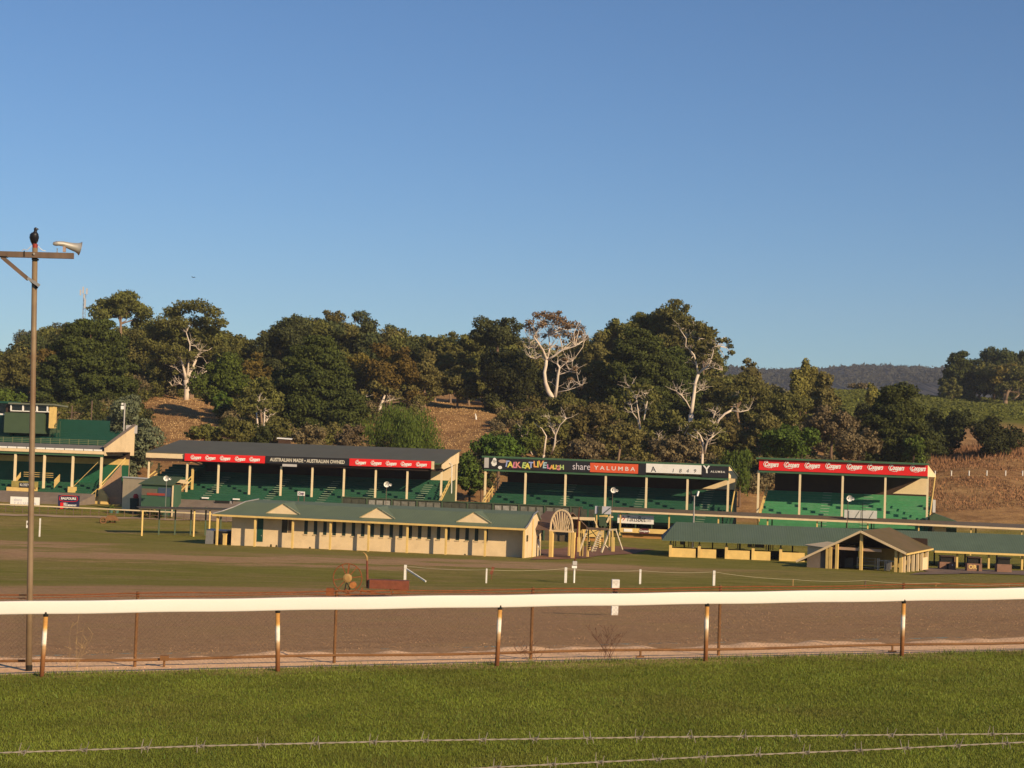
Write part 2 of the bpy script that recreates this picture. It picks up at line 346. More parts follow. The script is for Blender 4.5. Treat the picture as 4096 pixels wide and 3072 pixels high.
# gravel stones
def stones():
    n=2500; s=26.6+4.5*NR.rand(n); X=(NR.rand(n)*2-1)*12; Y=s+.22*X; Z=np.interp(s,SPx,SPz)+lat(X,s)
    r=.006+.014*NR.rand(n)**3; base=np.array([[1,0,0],[-.5,.87,0],[-.5,-.87,0],[0,0,.9]])
    c=np.stack([X,Y,Z],-1); P=c[:,None,:]+base[None]*r[:,None,None]
    f=np.array([[0,1,3],[1,2,3],[2,0,3]]); v=P[:,f,:].reshape(-1,3)
    o=npmesh('gravel',v,3,M_pebble); tag(o,'small stones strewn over the sandy strip at the fence foot','gravel',kind='stuff')
stones()
# pale path at the far side of the field and the reddish playground dirt
def sheet(name,pts,m,lift=.03,n=40):
    pass
def strip(name,pxs,pys,width,m,lift=.03):
    mb=MB(); pr=None
    for px,py in zip(pxs,pys):
        p=G(px,py,60); a=Vector((p.x,p.y-width/2,TZ(p.x,p.y-width/2)+lift)); b=Vector((p.x,p.y+width/2,TZ(p.x,p.y+width/2)+lift))
        if pr: mb.add([pr[0],a,b,pr[1]],[(0,1,2,3)])
        pr=(a,b)
    o=mb.make(name,m); o['kind']='structure'; return o
M_path=mat('pale_path_dirt',(.34,.24,.15),.95,.15,.5)
xs=np.linspace(-60,960,26); strip('path',xs,2059+(xs)*.0275+1.5*np.sin(xs*.03),2.2,M_path,.06)
M_reddirt=mat('red_dirt',(.20,.095,.055),.95,.18,.4,dirt=(.13,.085,.03),dirt_amt=.6)
def patch(name,poly,m,lift=.05):
    # organic blob grid
    P=[G(px,py,60) for px,py in poly]; c=sum(P,Vector())/len(P); mb=MB(); R=6
    ring=[]
    for k in range(len(P)*4):
        i=k//4; f=(k%4)/4; a=P[i]; b=P[(i+1)%len(P)]; p=a.lerp(b,f); j=1+.06*math.sin(k*2.3)+.05*math.sin(k*5.1); ring.append(c+(p-c)*j)
    n=len(ring); vs=[]; fs=[]
    for r in range(R+1):
        for p in ring:
            q=c+(p-c)*(r/R); vs.append((q.x,q.y,TZ(q.x,q.y)+lift))
    for r in range(R):
        for k in range(n): fs.append((r*n+k,(r+1)*n+k,(r+1)*n+(k+1)%n,r*n+(k+1)%n))
    mb.add(vs,fs); o=mb.make(name,m); o['kind']='structure'; return o
patch('dirt_patch',[(2120,2240),(2180,2200),(2260,2190),(2400,2185),(2520,2190),(2600,2200),(2560,2212),(2420,2222),(2300,2238)],M_reddirt)
patch('dirt_apron',[(3640,2300),(3720,2274),(4100,2285),(4400,2300),(4400,2310),(3700,2290)],mat('grey_dirt',(.17,.115,.085),.95,.18,.4))
# ------------------------------------------------------------------ distant ranges
def ranges(name,pts,Y,m,depth,base=-10):
    n=260; pxs=np.linspace(pts[0][0],pts[-1][0],n); pys=np.interp(pxs,[p[0] for p in pts],[p[1] for p in pts])
    pys=pys+NR.randn(n)*.5+1.0*np.sin(pxs*.09)+1.2*np.sin(pxs*.23)
    rows=14; mb=MB(); vs=[];fs=[]
    for r in range(rows):
        f=r/(rows-1)
        for i in range(n):
            top=W(pxs[i],pys[i],Y); x=top.x*(1-.0*f); 
            if r==0: p=(top.x,Y+depth*.3,top.z-30)
            else:
                g=(r-1)/(rows-2); zz=top.z*(1-g)**1.0+base*g; p=(x*(1-g*.25),Y-depth*g,zz+(rnd.random()-.5)*(6 if r>1 else 0)*(1-g))
            vs.append(p)
    for r in range(rows-1):
        for i in range(n-1): fs.append((r*n+i,r*n+i+1,(r+1)*n+i+1,(r+1)*n+i))
    mb.add(vs,fs); o=mb.make(name,m,smooth=False); o['kind']='structure'; return o
M_range=mat('forested_range',(.034,.030,.026),.95,.3,.02,bump=6,bscale=.03)
ranges('hills',[(2500,1500),(2700,1480),(2860,1478),(2920,1468),(3000,1476),(3130,1481),(3160,1473),(3260,1478),(3360,1466),(3460,1462),(3560,1463),(3620,1470),(3650,1466),(3690,1472),(3720,1485),(3745,1470),(3800,1473),(3900,1476),(4200,1470),(4700,1480)],2600,M_range,1300,10)
# ------------------------------------------------------------------ text
def text_mesh(name, s, size, mat_, parent, u, v, w, shear=0, bold=0, xs=1.0, width=None, align='CENTER', spacing=1.0, ext=.008):
    cu=bpy.data.curves.new('t','FONT'); cu.body=s; cu.size=size; cu.shear=shear; cu.offset=bold; cu.align_x=align; cu.align_y='CENTER'; cu.extrude=ext; cu.space_character=spacing; cu.resolution_u=3
    ob=bpy.data.objects.new('t',cu); COL.objects.link(ob); dg=bpy.context.evaluated_depsgraph_get(); dg.update()
    me=bpy.data.meshes.new_from_object(ob.evaluated_get(dg)); bpy.data.objects.remove(ob); bpy.data.curves.remove(cu)
    xsv=[vv.co.x for vv in me.vertices]; k=xs
    if width and xsv: k=width/max(1e-6,(max(xsv)-min(xsv)))
    for vv in me.vertices: x,y,z=vv.co; vv.co=(x*k+u,-z+v,y+w)
    me.materials.clear(); me.materials.append(mat_); me.name=name
    o=bpy.data.objects.new(name,me); COL.objects.link(o)
    if parent is not None: o.parent=parent
    return o
def board(parent,name,u0,u1,w0,w1,v,m,th=.06,w0b=None,w1b=None):
    # sign board, optionally slightly different heights at its right end
    w0b=w0 if w0b is None else w0b; w1b=w1 if w1b is None else w1b
    mb=MB(); mb.prism([(u0,w0),(u1,w0b),(u1,w1b),(u0,w1)],v,v+th); return mb.make(name,m,parent)
def script_logo(parent,u,w,v,size):
    # white brush-script word with long underline stroke, built as one lettering mesh
    o=text_mesh('lettering','Coopers',size*.82,M_white,parent,u+size*.1,v,w+.02*size,shear=.45,bold=.035*size,width=size*1.75)
    mb=MB()
    mb.tube([(u-.75*size,v,w-.30*size),(u-.2*size,v,w-.42*size),(u+.75*size,v,w-.22*size)],[.02*size,.04*size,.015*size],5)
    mb.tube([(u-.35*size,v,w+.50*size),(u-.70*size,v,w+.38*size),(u-.88*size,v,w+.02*size),(u-.72*size,v,w-.30*size),(u-.5*size,v,w-.12*size)],[.02*size,.035*size,.045*size,.035*size,.02*size],5)
    me=bpy.data.meshes.new('s'); me.from_pydata(mb.v,[],mb.f)
    import bmesh
    bm=bmesh.new(); bm.from_mesh(o.data); bm.from_mesh(me); bm.to_mesh(o.data); bm.free(); bpy.data.meshes.remove(me)
    return o
def tiers(parent,u0,u1,v0,w0,v1,w1,n,m,name='seating_tiers',splay=0):
    mb=MB(); dv=(v1-v0)/n; dw=(w1-w0)/n; poly=[(v0,w0-.35)]
    v=v0;w=w0
    for i in range(n):
        poly.append((v,w)); poly.append((v+dv,w)); v+=dv; 
        if i<n-1: w+=dw
    poly.append((v1,w0-.9)); mb.prism(poly,u0,u1,'u'); o=mb.make(name,m,parent)
    return o
def bench_rows(parent,u0,u1,v0,w0,v1,w1,n,m,gaps=()):
    mb=MB(); dv=(v1-v0)/n; dw=(w1-w0)/n
    edges=[u0+.1]
    for g in gaps: edges += [g-.7,g+.7]
    edges.append(u1-.1)
    for i in range(1,n):
        v=v0+dv*i+.32; w=w0+dw*i
        for a,b in zip(edges[::2],edges[1::2]):
            if b>a+.2: mb.box(a,b,v,v+.28,w+.12,w+.17)
    return mb.make('bench_boards',m,parent)
def aisle(parent,u,v0,w0,v1,w1,n,m,wd=1.1):
    mb=MB(); dv=(v1-v0)/n; dw=(w1-w0)/n
    for i in range(n):
        mb.box(u-wd/2,u+wd/2,v0+dv*i-.03,v0+dv*i+.10,w0+dw*i-.05,w0+dw*i+.015)
    return mb.make('aisle_steps',m,parent)
M_nose=mat('pale_step_edge',(.22,.28,.20),.7,.2,2)
M_nose3=mat('pale_step_edge_light',(.30,.40,.28),.7,.2,2)
# ================================================================== STAND A : long stand with red boards and black board
g1=-10.65
f1=Fr(590,209,1762.7,203,1960,g1)
st=f1.root('grandstand','long grandstand with sloping grey roof, red banners and a black banner between them','grandstand','grandstands along the hill foot')
cu=[f1.u(x,1950) for x in (746,871.5,997,1122.5,1247.5,1374.6,1501.5,1628)]
cb=2.55; ct=6.35
for i,u in enumerate(cu):
    MB().box(u-.11,u+.11,-.11,.11,cb,ct).make('column',M_col,st)
uL=f1.u(590); uR=f1.u(1762.7); uA=cu[0]
ul_l=f1.u(590,1900,0)
# end columns
mb=MB().box(uL-.1,uL+.1,-.1,.1,3.9,7.2); mb.make('column',M_col,st)
mb=MB().box(uR-.12,uR+.12,-.1,.1,cb-.3,6.7); mb.make('column',M_col,st)
D=9.0
tiers(st,uA-.6,uR,-1.9,2.1,D,5.35,13,M_tier)
for g in (cu[0]+3.2,cu[2]+3,cu[4]+1.6,cu[5]+3,cu[7]+1.5): aisle(st,g,-1.9,2.1,D-2.2,5.35-.6,11,M_nose)
# side bay on the left, raised floor with cream edge
MB().box(uL-.1,uA-.0,-.2,.1,3.75,4.15).make('floor_edge_beam',M_cream,st)
MB().box(uA+.0,uA+1.0,-2.2,-1.9,3.75,4.0).make('floor_edge_beam',M_cream,st)
tiers(st,uL+.2,uA-.62,.2,4.1,D,6.2,7,M_tier)
rf=MB(); ev=-.6; ew=7.0
# roof
r0=f1.pix(735,1803,ev); r1=f1.pix(1748,1842,ev)
rr0=f1.pix(690,1762,D+1); rr1=f1.pix(1850,1800,D+1)
ewm=7.45; rwm=9.15
rf.slab([(uL-.3,-.3,ewm+.1),(uA-.3,-.3,ewm+.1),(uA-.3,ev,ewm),(uR-.1,ev,ewm),(uR+.5,D+1,rwm),(uL+.3,D+1,rwm)],.12)
rf.make('roof',M_roofgrey,st)
MB().box(uA-.3,uR-.1,ev-.06,ev,ewm-.16,ewm-.02).make('gutter',M_greenedge,st)
MB().box(uL-.3,uA-.3,-.42,-.3,ewm-.62,ewm-.03).make('fascia_board',M_cream,st)
MB().box(uL-.3,uR+.2,-.35,-.2,ewm-1.0,ewm-.7).make('front_beam',M_dark,st)
# back wall, inner end wall, gable triangle
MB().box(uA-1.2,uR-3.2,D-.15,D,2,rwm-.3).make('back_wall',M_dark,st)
MB().box(uR-3.2,uR+.3,D-.15,D,2,rwm-.3).make('back_wall',M_cream,st)
MB().prism([(-1.1,ewm-.15),(D+.9,rwm-.13),(D+.9,rwm-1.75),(-.1,ewm-.75),(-1.1,ewm-.6)],uR+.18,uR+.26,'u').make('gable_panel',M_cream,st)
MB().prism([(-1.9,0.2),(D,0.2),(D,5.3),(4.5,4.4),(-1.7,2.2)],uR+.06,uR+.14,'u').make('side_wall',M_boxgreen,st)
MB().box(uR+.1,uR+.3,D-.2,D,0,rwm-.2).make('column',M_col,st)
MB().tube([(uR+.35,3.0,ewm+.1),(uR+.45,4.2,ewm-.2),(uR+.45,4.6,3.6)],.06,6).make('downpipe',M_white,st)
hr=MB(); 
for h in (.0,.45): hr.bar((uR+.2,-1.9,2.35+h),(uR+.2,D-3,5.4+h),.08,.12)
for k in range(8):
    v=-1.9+k*1.1; hr.bar((uR+.2,v,2.2+k*.44),(uR+.2,v,2.95+k*.44),.07)
hr.make('handrail',M_creamy,st)
# steps at the left front with handrails
hr=MB()
a=f1.pix(650,2023,-2.4); b=f1.pix(725,1965,-1.6); c=f1.pix(768,1918,0.8)
for h in (0,.5): hr.bar((a[0],-3.6,a[1]+h),(b[0],-2.0,b[1]+h),.08,.1); hr.bar((b[0],-2.0,b[1]+h),(c[0],.8,c[1]+h),.08,.1)
hr.bar((a[0],-3.6,a[1]-.9),(a[0],-3.6,a[1]+.6),.1); hr.bar((b[0],-2,b[1]-.9),(b[0],-2,b[1]+.6),.1)
hr.make('stair_handrail',M_creamy,st)
u=f1.u(770,1900,1.0); MB().box(u-.13,u+.13,.9,1.15,2.9,5.7).make('post',M_creamy,st)
hr=MB(); p=f1.pix(596,1903,.2); q=f1.pix(640,1863,2.5)
hr.bar((p[0],.3,p[1]),(q[0],3.2,q[1]),.1,.14); hr.bar((p[0],.3,p[1]-.5),(q[0],3.2,q[1]-.5),.08,.1); u=q[0]-.35; hr.box(u-.13,u+.13,2.9,3.15,4.1,6.1); hr.make('stair_handrail',M_creamy,st)
# concrete apron and white blocks
MB().add([(uA-2.6,-4.8,0.1),(uR,-4.8,0.1),(uR,-1.9,1.75),(uA-1.0,-1.9,1.75),(uA-2.6,-4.8,-1),(uR,-4.8,-1),(uR,-1.9,-1),(uA-1.0,-1.9,-1)],[(0,1,2,3),(4,5,1,0),(5,6,2,1),(7,4,0,3),(3,2,6,7)]).make('concrete_apron',M_conc,st)
for x in (822,946,1066): 
    u=f1.u(x,1987,-2); MB().box(u-.42,u+.42,-2.2,-1.93,1.95,2.12).make('step_block',M_white,st)
# boards
sw=[(746,1106,M_red),(1060,0,None)]
def sgn_w(x,y): return f1.w(x,y,ev)
def band(pxa,pxb,ytop_a,ybot_a,ytop_b,ybot_b,m,name='advertising_board',v=None,fr=f1,par=None,th=.08):
    v=ev-.12 if v is None else v; par=par or st
    A=fr.pix(pxa,ytop_a,v); B=fr.pix(pxa,ybot_a,v); C=fr.pix(pxb,ytop_b,v); Dd=fr.pix(pxb,ybot_b,v)
    return board(par,name,A[0],C[0],B[1],A[1],v,m,th,Dd[1],C[1]),(A,B,C,Dd)
bd,_=band(739,1060,1814,1843,1824,1853.5,M_red)
for cx in (782,840,899,959,1017):
    cy=1828.5+(cx-740)*.0335; q=f1.pix(cx,cy+.5,ev-.14); script_logo(bd,q[0],q[1],ev-.15,.72)
bd,_=band(1062,1397,1823.5,1852.5,1834,1862.5,M_black)
q=f1.pix(1229,1844,ev-.14); o=text_mesh('lettering','AUSTRALIAN MADE • AUSTRALIAN OWNED',.62,mat('cream_lettering',(.62,.58,.48),.6,.03,2),bd,q[0],ev-.15,q[1],bold=.012,width=f1.u(1378,1845,ev)-f1.u(1079,1845,ev))
bd,_=band(1398,1725,1833.5,1863,1844.5,1873.5,M_red)
for cx in (1441,1503,1563,1623,1684):
    cy=1848.5+(cx-1400)*.0335; q=f1.pix(cx,cy+.8,ev-.14); script_logo(bd,q[0],q[1],ev-.15,.72)
A=f1.pix(1726,1845,ev-.1); MB().box(A[0],A[0]+.35,ev-.1,ev,A[1]-1.0,A[1]).make('fascia_end',M_cream,st)
hb=MB(); a=f1.pix(1130,1855.5,ev-.1); b=f1.pix(1187,1867.5,ev-.1); hb.box(a[0],b[0],ev-.15,ev-.07,b[1],a[1]); o=hb.make('hanging_sign',M_grey,st)

# ================================================================== STAND B and C : front-high fascia stands
def fascia_stand(label,fr,colpx,cb,tr,sign_y,mt,mn,aisles,boardsf,D=8.0,lipw=.18,splay=True,top_over=.0,oh=.3):
    st=fr.root('grandstand',label,'grandstand','grandstands along the hill foot')
    us=[fr.u(x,1960) for x in colpx]; sv=-.25
    # sign corners: left x,top,bottom ; right x,top,bottom
    (xl,tl,bl_),(xr,tr_,br)=sign_y
    wt=(fr.w(xl,tl,sv)+fr.w(xr,tr_,sv))/2; wb=(fr.w(xl,bl_,sv)+fr.w(xr,br,sv))/2
    ua=fr.u(xl,tl,sv); ub=fr.u(xr,tr_,sv)
    for u in us: MB().box(u-.12,u+.12,-.12,.12,cb,wb-.02).make('column',M_col,st)
    v0,w0,v1,w1,n=tr
    tiers(st,us[0]+.3,us[-1]+.15,v0,w0,v1,w1,n,mt)
    for a in aisles: aisle(st,us[0]+(us[-1]-us[0])*a,v0,w0,v1,w1,n,mn)
    MB().box(ua,ub,-.22,-.02,wb-.30,wb-.02).make('front_beam',M_greenedge,st)
    # roof: falls towards the back
    MB().slab([(ua-.35,-oh,wt+.22),(ub+.1,-oh,wt+.22),(ub+.25,D+.4,wt-1.3),(ua-.1,D+.4,wt-1.3)],.12).make('roof',M_roofg,st)
    MB().box(ua-.35,ub+.1,-oh-.05,-oh,wt-.02,wt+.2).make('gutter',M_greenedge,st)
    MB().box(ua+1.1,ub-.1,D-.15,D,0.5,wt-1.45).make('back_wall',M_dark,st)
    MB().prism([(ub-4.4,w1-.1),(ub-.1,w1-.1),(ub-.1,wt-1.6),(ub-.7,wt-1.6)],D-.24,D-.16).make('painted_sun_triangle',M_cream,st)  # sunlit patch of the back wall, put in as a cream triangle
    # splayed cream return of the fascia on the right
    e=MB(); e.add([(ub,sv,wt),(ub+.9,sv+1.6,wb+.15),(ub+.9,sv+1.6,wb-.1),(ub,sv,wb-.05),(ub,sv+.1,wt),(ub+.9,sv+1.72,wb+.15),(ub+.9,sv+1.72,wb-.1),(ub,sv+.1,wb-.05)],[(0,1,2,3),(4,7,6,5),(0,4,5,1),(1,5,6,2),(2,6,7,3),(3,7,4,0)])
    e.make('fascia_return',M_cream,st)
    MB().tube([(ub+.85,sv+1.7,wb+.1),(ub+.05,.25,.6)],.085,6).make('raking_strut',M_creamy,st)
    MB().prism([(v0,.2),(D-.5,.2),(D-.5,w1-.3),(v0+.2,w0)],us[-1]+.2,us[-1]+.28,'u').make('side_wall',M_tier,st)
    # left stair rail
    hr=MB()
    for h in (0,.5): hr.bar((us[0]+.35,v0,w0+.9+h),(us[0]+.45,v0+(v1-v0)*.75,w0+.9+h+(w1-w0)*.75),.09,.1)
    for k in range(5): f=k/5*.75; v=v0+(v1-v0)*f; hr.bar((us[0]+.35,v,w0+(w1-w0)*f),(us[0]+.35,v,w0+1.5+(w1-w0)*f),.09)
    hr.make('stair_handrail',M_creamy,st)
    boardsf(st,fr,sv,ua,ub,wb,wt)
    return st,us,wb,wt
f2=Fr(1940,213,2914,205,1960,-10.7)
def b2(st,fr,sv,ua,ub,wb,wt):
    v=sv-.08
    uu=lambda x:fr.u(x,1860,v)
    bd=board(st,'advertising_board',ua,uu(2380),wb,wt,v,M_black)
    def at(o,**k): return o
    # painted still-life: white jug shapes, grey cloth
    pm=MB(); pm.box(ua+.02,uu(1955),v-.012,v-.004,wb+.12,wt-.03); pm.make('painted_cloth',M_grey,bd)
    def blob(x,y,rx,ry,m,nm):
        q=fr.pix(x,y,v-.02); n=14; pts=[(q[0]+rx*math.cos(2*PI*k/n)*(1+.12*math.sin(3*k)),q[1]+ry*math.sin(2*PI*k/n)) for k in range(n)]; MB().prism(pts,v-.03,v-.006).make(nm,m,bd)
    blob(1976,1852,.36,.42,M_white,'painted_fruit'); blob(1978,1842,.26,.36,M_white,'painted_fruit'); blob(2000,1870,.27,.22,M_white,'painted_fruit')
    blob(2010,1845,.55,.22,mat('painted_pinkish_grey',(.35,.25,.2),.7,.2,2),'painted_cloth')
    cols=dict(b=(.30,.36,.62),y=(.66,.60,.10),p=(.62,.20,.34),g=(.42,.55,.18),o=(.72,.33,.10),t=(.35,.50,.55),w=(.6,.55,.6),r=(.65,.25,.22))
    cm={k:mat('painted_letter_'+n,c,.6,.05,2) for (k,c),n in zip(cols.items(),('blue','yellow','pink','green','orange','teal','white','coral'))}
    seq=[('T',2025,1856,1.05,'b'),('A',2041,1859,1.0,'y'),('L',2057,1861,1.0,'p'),('K',2073,1861,1.0,'r'),('E',2094,1862,.95,'g'),('A',2110,1865,.98,'y'),('T',2124,1861,1.0,'b'),('L',2142,1858,1.05,'o'),('I',2152,1859,1.0,'y'),('V',2162,1857,1.05,'o'),('E',2178,1862,1.0,'t'),
         ('L',2194,1867,.72,'p'),('A',2207,1870,.72,'o'),('U',2220,1869,.72,'y'),('G',2233,1872,.74,'r'),('H',2248,1870,.76,'g')]
    for ch,x,y,sz,c in seq:
        q=fr.pix(x,y,v-.02); text_mesh('letter',ch,sz*1.05,cm[c],bd,q[0],v-.02,q[1],bold=.035,shear=rnd.uniform(-.12,.18))
    a=uu(2291);b=uu(2362); q=fr.pix(2326,1868,v); text_mesh('lettering','share',1.25,cm['w'],bd,(a+b)/2,v-.02,q[1]+.02,width=b-a,bold=-.004)
    A=fr.pix(2361,1851,v-.02);B=fr.pix(2361,1888,v-.02);C=fr.pix(2553,1857,v-.02);Dd=fr.pix(2553,1895,v-.02)
    bo=board(st,'advertising_board',A[0],C[0],B[1],A[1],v-.04,M_orange,.1,Dd[1],C[1])
    q=fr.pix(2458,1874.5,v-.05); text_mesh('lettering','YALUMBA',.72,mat('pinkish_white_lettering',(.72,.62,.58),.6,.03,2),bo,q[0],v-.06,q[1],width=uu(2540)-uu(2375),spacing=1.5,bold=.01)
    board(st,'advertising_board',uu(2554),uu(2584),wb,wt,v,M_black)
    A=fr.pix(2585,1854,v-.02);B=fr.pix(2585,1889.5,v-.02);C=fr.pix(2806,1861.5,v-.02);Dd=fr.pix(2806,1897.5,v-.02)
    bw=board(st,'advertising_board',A[0],C[0],B[1],A[1],v-.04,M_white,.1,Dd[1],C[1])
    q=fr.pix(2615,1878,v-.05); text_mesh('lettering','A',.98,M_black,bw,q[0],v-.06,q[1],shear=-.12)
    for ch,x in zip('1849',(2692,2721,2750,2779)):
        q=fr.pix(x,1883+(x-2692)*.02,v-.05); text_mesh('lettering',ch,.68,M_black,bw,q[0],v-.06,q[1],shear=.15,bold=-.004)
    bk=board(st,'advertising_board',uu(2807),ub,wb,wt,v,M_black)
    q=fr.pix(2828,1879,v-.05); text_mesh('lettering','Y',1.3,M_white,bk,q[0],v-.03,q[1],bold=.03,shear=-.1)
    q=fr.pix(2871,1887.5,v-.05); text_mesh('lettering','ALUMBA',.36,M_white,bk,q[0],v-.03,q[1],width=uu(2900)-uu(2842),spacing=1.3,bold=.004)
st2,us2,wb2,wt2=fascia_stand('middle grandstand under a dark banner lettered with share and the year 1849',f2,(1940,2100.7,2261,2421.8,2585,2749.5,2912),2.3,(-2.2,1.3,8,5.3,14),((1938,1833,1878),(2916,1862,1908)),M_tier,M_nose,(.32,.63,.90),b2)
f3=Fr(3033,202,3712,196.5,1960,-10.9)
def b3(st,fr,sv,ua,ub,wb,wt):
    v=sv-.08; bd=board(st,'advertising_board',ua,ub,wb,wt,v,M_red)
    for cx in (3082,3164,3247,3330,3415,3498.5,3583,3669):
        q=fr.pix(cx,1859+(cx-3082)*.0290,v); script_logo(bd,q[0],q[1]+.02,v-.02,.98)
st3,us3,wb3,wt3=fascia_stand('shorter grandstand with bright green seating under one long red banner',f3,(3033,3199,3370,3541,3710),2.75,(-2.4,1.2,8,5.9,15),((3037,1840,1881),(3712,1856,1904)),M_tier3,M_nose3,(.39,.64),b3,oh=.62)

# ================================================================== STAND 0 : two storey stand at the left edge
f0=Fr(57,221.5,402,220,1950,-10.6)
s0=f0.root('grandstand','two-storey green and cream grandstand cut by the left picture edge, with open upper terrace','grandstand','grandstands along the hill foot')
u0=f0.u(-240); uE=f0.u(402)
cs=[f0.u(x,1950) for x in (-174,-58,57,173.6,287.6,402)]
for u in cs: MB().box(u-.14,u+.14,-.14,.14,1.9,6.45).make('column',M_col,s0)
MB().box(u0,uE+.2,-.25,.05,6.45,6.8).make('front_beam',M_greenedge,s0)
MB().box(u0,uE+.3,-.35,-.25,6.78,7.18).make('fascia_board',M_cream,s0)
pn=MB(); u=u0
while u<uE: pn.box(u+.06,min(u+1.28,uE),-.33,-.26,7.2,7.42); u+=1.35
pn.make('balcony_panels',M_white,s0)
MB().add([(u0,-.25,7.2),(uE,-.25,7.2),(uE,1.2,7.95),(u0,1.2,7.95),(u0,-.25,6.6),(uE,-.25,6.6),(uE,1.2,6.6),(u0,1.2,6.6)],[(0,1,2,3),(4,5,1,0),(1,5,6,2),(3,2,6,7),(0,3,7,4)]).make('balcony_apron',mat('grey_slate_sheet',(.13,.125,.12),.7,.1,1),s0)
rl=MB()
for h in (8.15,8.4,8.62): rl.bar((u0,1.25,h),(uE,1.25,h),.05)
u=u0
while u<uE: rl.bar((u,1.25,7.3),(u,1.25,8.7),.06); u+=1.35
rl.make('balcony_rail',mat('olive_rail_paint',(.16,.17,.08),.6,.1,2),s0)
tiers(s0,u0,uE+.3,1.3,7.9,10.5,10.0,9,M_dgreen); bench_rows(s0,u0,uE+.3,1.3,7.9,10.5,10.0,9,M_dgreen)
a=f0.pix(233,1676,10.5); b=f0.pix(440,1683,10.5); b=(min(b[0],uE+.2),b[1])
MB().box(a[0],b[0],10.5,10.65,9.5,a[1]).make('back_wall',M_dgreen,s0)
MB().box(u0,a[0],10.5,10.65,9.5,10.6).make('back_wall',M_dgreen,s0)
# right gable wall
wg=[f0.w(415,1790,0),f0.w(508,1702,10.5),f0.w(495,1822,9.5),f0.w(415,1822,0)]; print('gable',wg,f0.u(415,1800,0)-uE)
MB().prism([(-.3,wg[0]),(10.6,wg[1]),(10.6,wg[2]),(-.3,wg[3])],uE+.35,uE+.55,'u').make('gable_wall',M_cream,s0)
MB().bar((uE+.42,-.45,wg[0]+.12),(uE+.42,10.7,wg[1]+.14),.42,.16).make('gable_coping',M_conc,s0)
q=f0.pix(506,1700,10.5); r=f0.pix(540,1734,10.5); MB().box(q[0],r[0],10.3,11.4,r[1],q[1]).make('vent_box',M_grey,s0)
q=f0.pix(493,1738,10); r=f0.pix(511,1912,10); MB().box(q[0],r[0],9.8,10.5,-.3,q[1]).make('concrete_pillar',mat('pinkish_concrete',(.34,.23,.15),.9,.15,1),s0)
# lower level
tiers(s0,u0,f0.u(470,1900,6),-1.2,1.5,6,2.9,6,M_tier)
MB().box(u0,uE+1.5,6,6.15,2.6,5.3).make('mid_wall',mat('stand_back_green',(.015,.10,.05),.6,.15,.6),s0)
MB().box(u0,uE+1.5,5.95,6.1,5.3,6.1).make('mid_wall',M_creamy,s0)
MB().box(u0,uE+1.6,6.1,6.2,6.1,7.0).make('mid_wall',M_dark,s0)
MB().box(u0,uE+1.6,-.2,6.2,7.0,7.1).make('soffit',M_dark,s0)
MB().box(f0.u(40),f0.u(150),-1.3,-.1,1.0,1.95).make('planter_wall',M_creamy,s0)
u=f0.u(287.6); MB().box(u-.45,u+.45,-.5,.4,1.0,2.25).make('column_base',M_creamy,s0)
MB().box(f0.u(60),f0.u(165),-1.35,-1.25,2.0,2.8).make('railing_panel',mat('mustard_rail_paint',(.30,.24,.07),.7,.15,2),s0)
q0=f0.u(78,1935,-1.4);q1=f0.u(122,1935,-1.4); bd=MB().box(q0,q1,-1.45,-1.36,2.0,2.62).make('name_board',M_black,s0); text_mesh('lettering','KLOSE\'N',.5,M_white,bd,(q0+q1)/2,-1.47,2.3,width=(q1-q0)*.85)
hr=MB()
for y in (1888,1896,1904):
    p=f0.pix(95,y+.5,.5); q=f0.pix(213,y+4.5,.5); hr.bar((p[0],.5,p[1]),(q[0],.5,p[1]-.02),.06)
p=f0.pix(212,1952,.3); q=f0.pix(250,1905,1.6)
hr.make('handrail',M_creamy,s0)
MB().prism([(p[0],p[1]),(q[0],p[1]+.9),(q[0],q[1]+.3),(p[0],p[1]+1.1)],.6,.72).make('stair_side_panel',M_creamy,s0)
p=f0.pix(62,1926,.3); q=f0.pix(98,1888,1.6); MB().prism([(p[0],p[1]-.2),(q[0],p[1]+.6),(q[0],q[1]),(p[0],p[1]+.4)],.3,.42).make('stair_side_panel',M_creamy,s0)
MB().bar(( f0.u(293,1945,.2),.3,2.3),(uE-.1,.3,6.3),.06).make('stay_bar',M_creamy,s0)
# brick side stair wall at the right, with rail
p=[f0.pix(x,y,.2) for x,y in ((455,1956),(487,1862),(490,2020),(440,2024))]
q=[f0.pix(x,y,.2) for x,y in ((401,1958),(487,1860),(489,2022),(432,2022),(432,1985),(401,1985))]
MB().prism([(a,b) for a,b in q],-.1,.12).make('brick_wall',M_brick,s0)
p=[f0.pix(x,y,-.3) for x,y in ((401,1952),(416,1958),(436,1990),(436,2022),(345,2024),(395,1985))]
MB().prism(p,-.9,-.4).make('entry_wall',M_creamy,s0)
hr=MB(); a=f0.pix(398,1952,-.2); b=f0.pix(487,1838,-.2)
hr.bar((a[0],-.2,a[1]+.3),(b[0],1.2,b[1]+.2),.1,.14); hr.bar((a[0],-.2,a[1]-.1),(b[0],1.2,b[1]-.25),.1,.14)
a=f0.pix(342,2000,-1.2); b=f0.pix(392,1955,-1.2); hr.bar((a[0],-1.3,a[1]),(b[0],-1.3,b[1]),.09); hr.bar((a[0],-1.3,a[1]),(a[0],-1.3,a[1]-.9),.09)
for t in (.45,.85): hr.bar((a[0]*(1-t)+b[0]*t,-1.3,a[1]*(1-t)+b[1]*t),(a[0]*(1-t)+b[0]*t,-1.3,a[1]*(1-t)+b[1]*t-.9),.07)
hr.make('stair_handrail',M_creamy,s0)
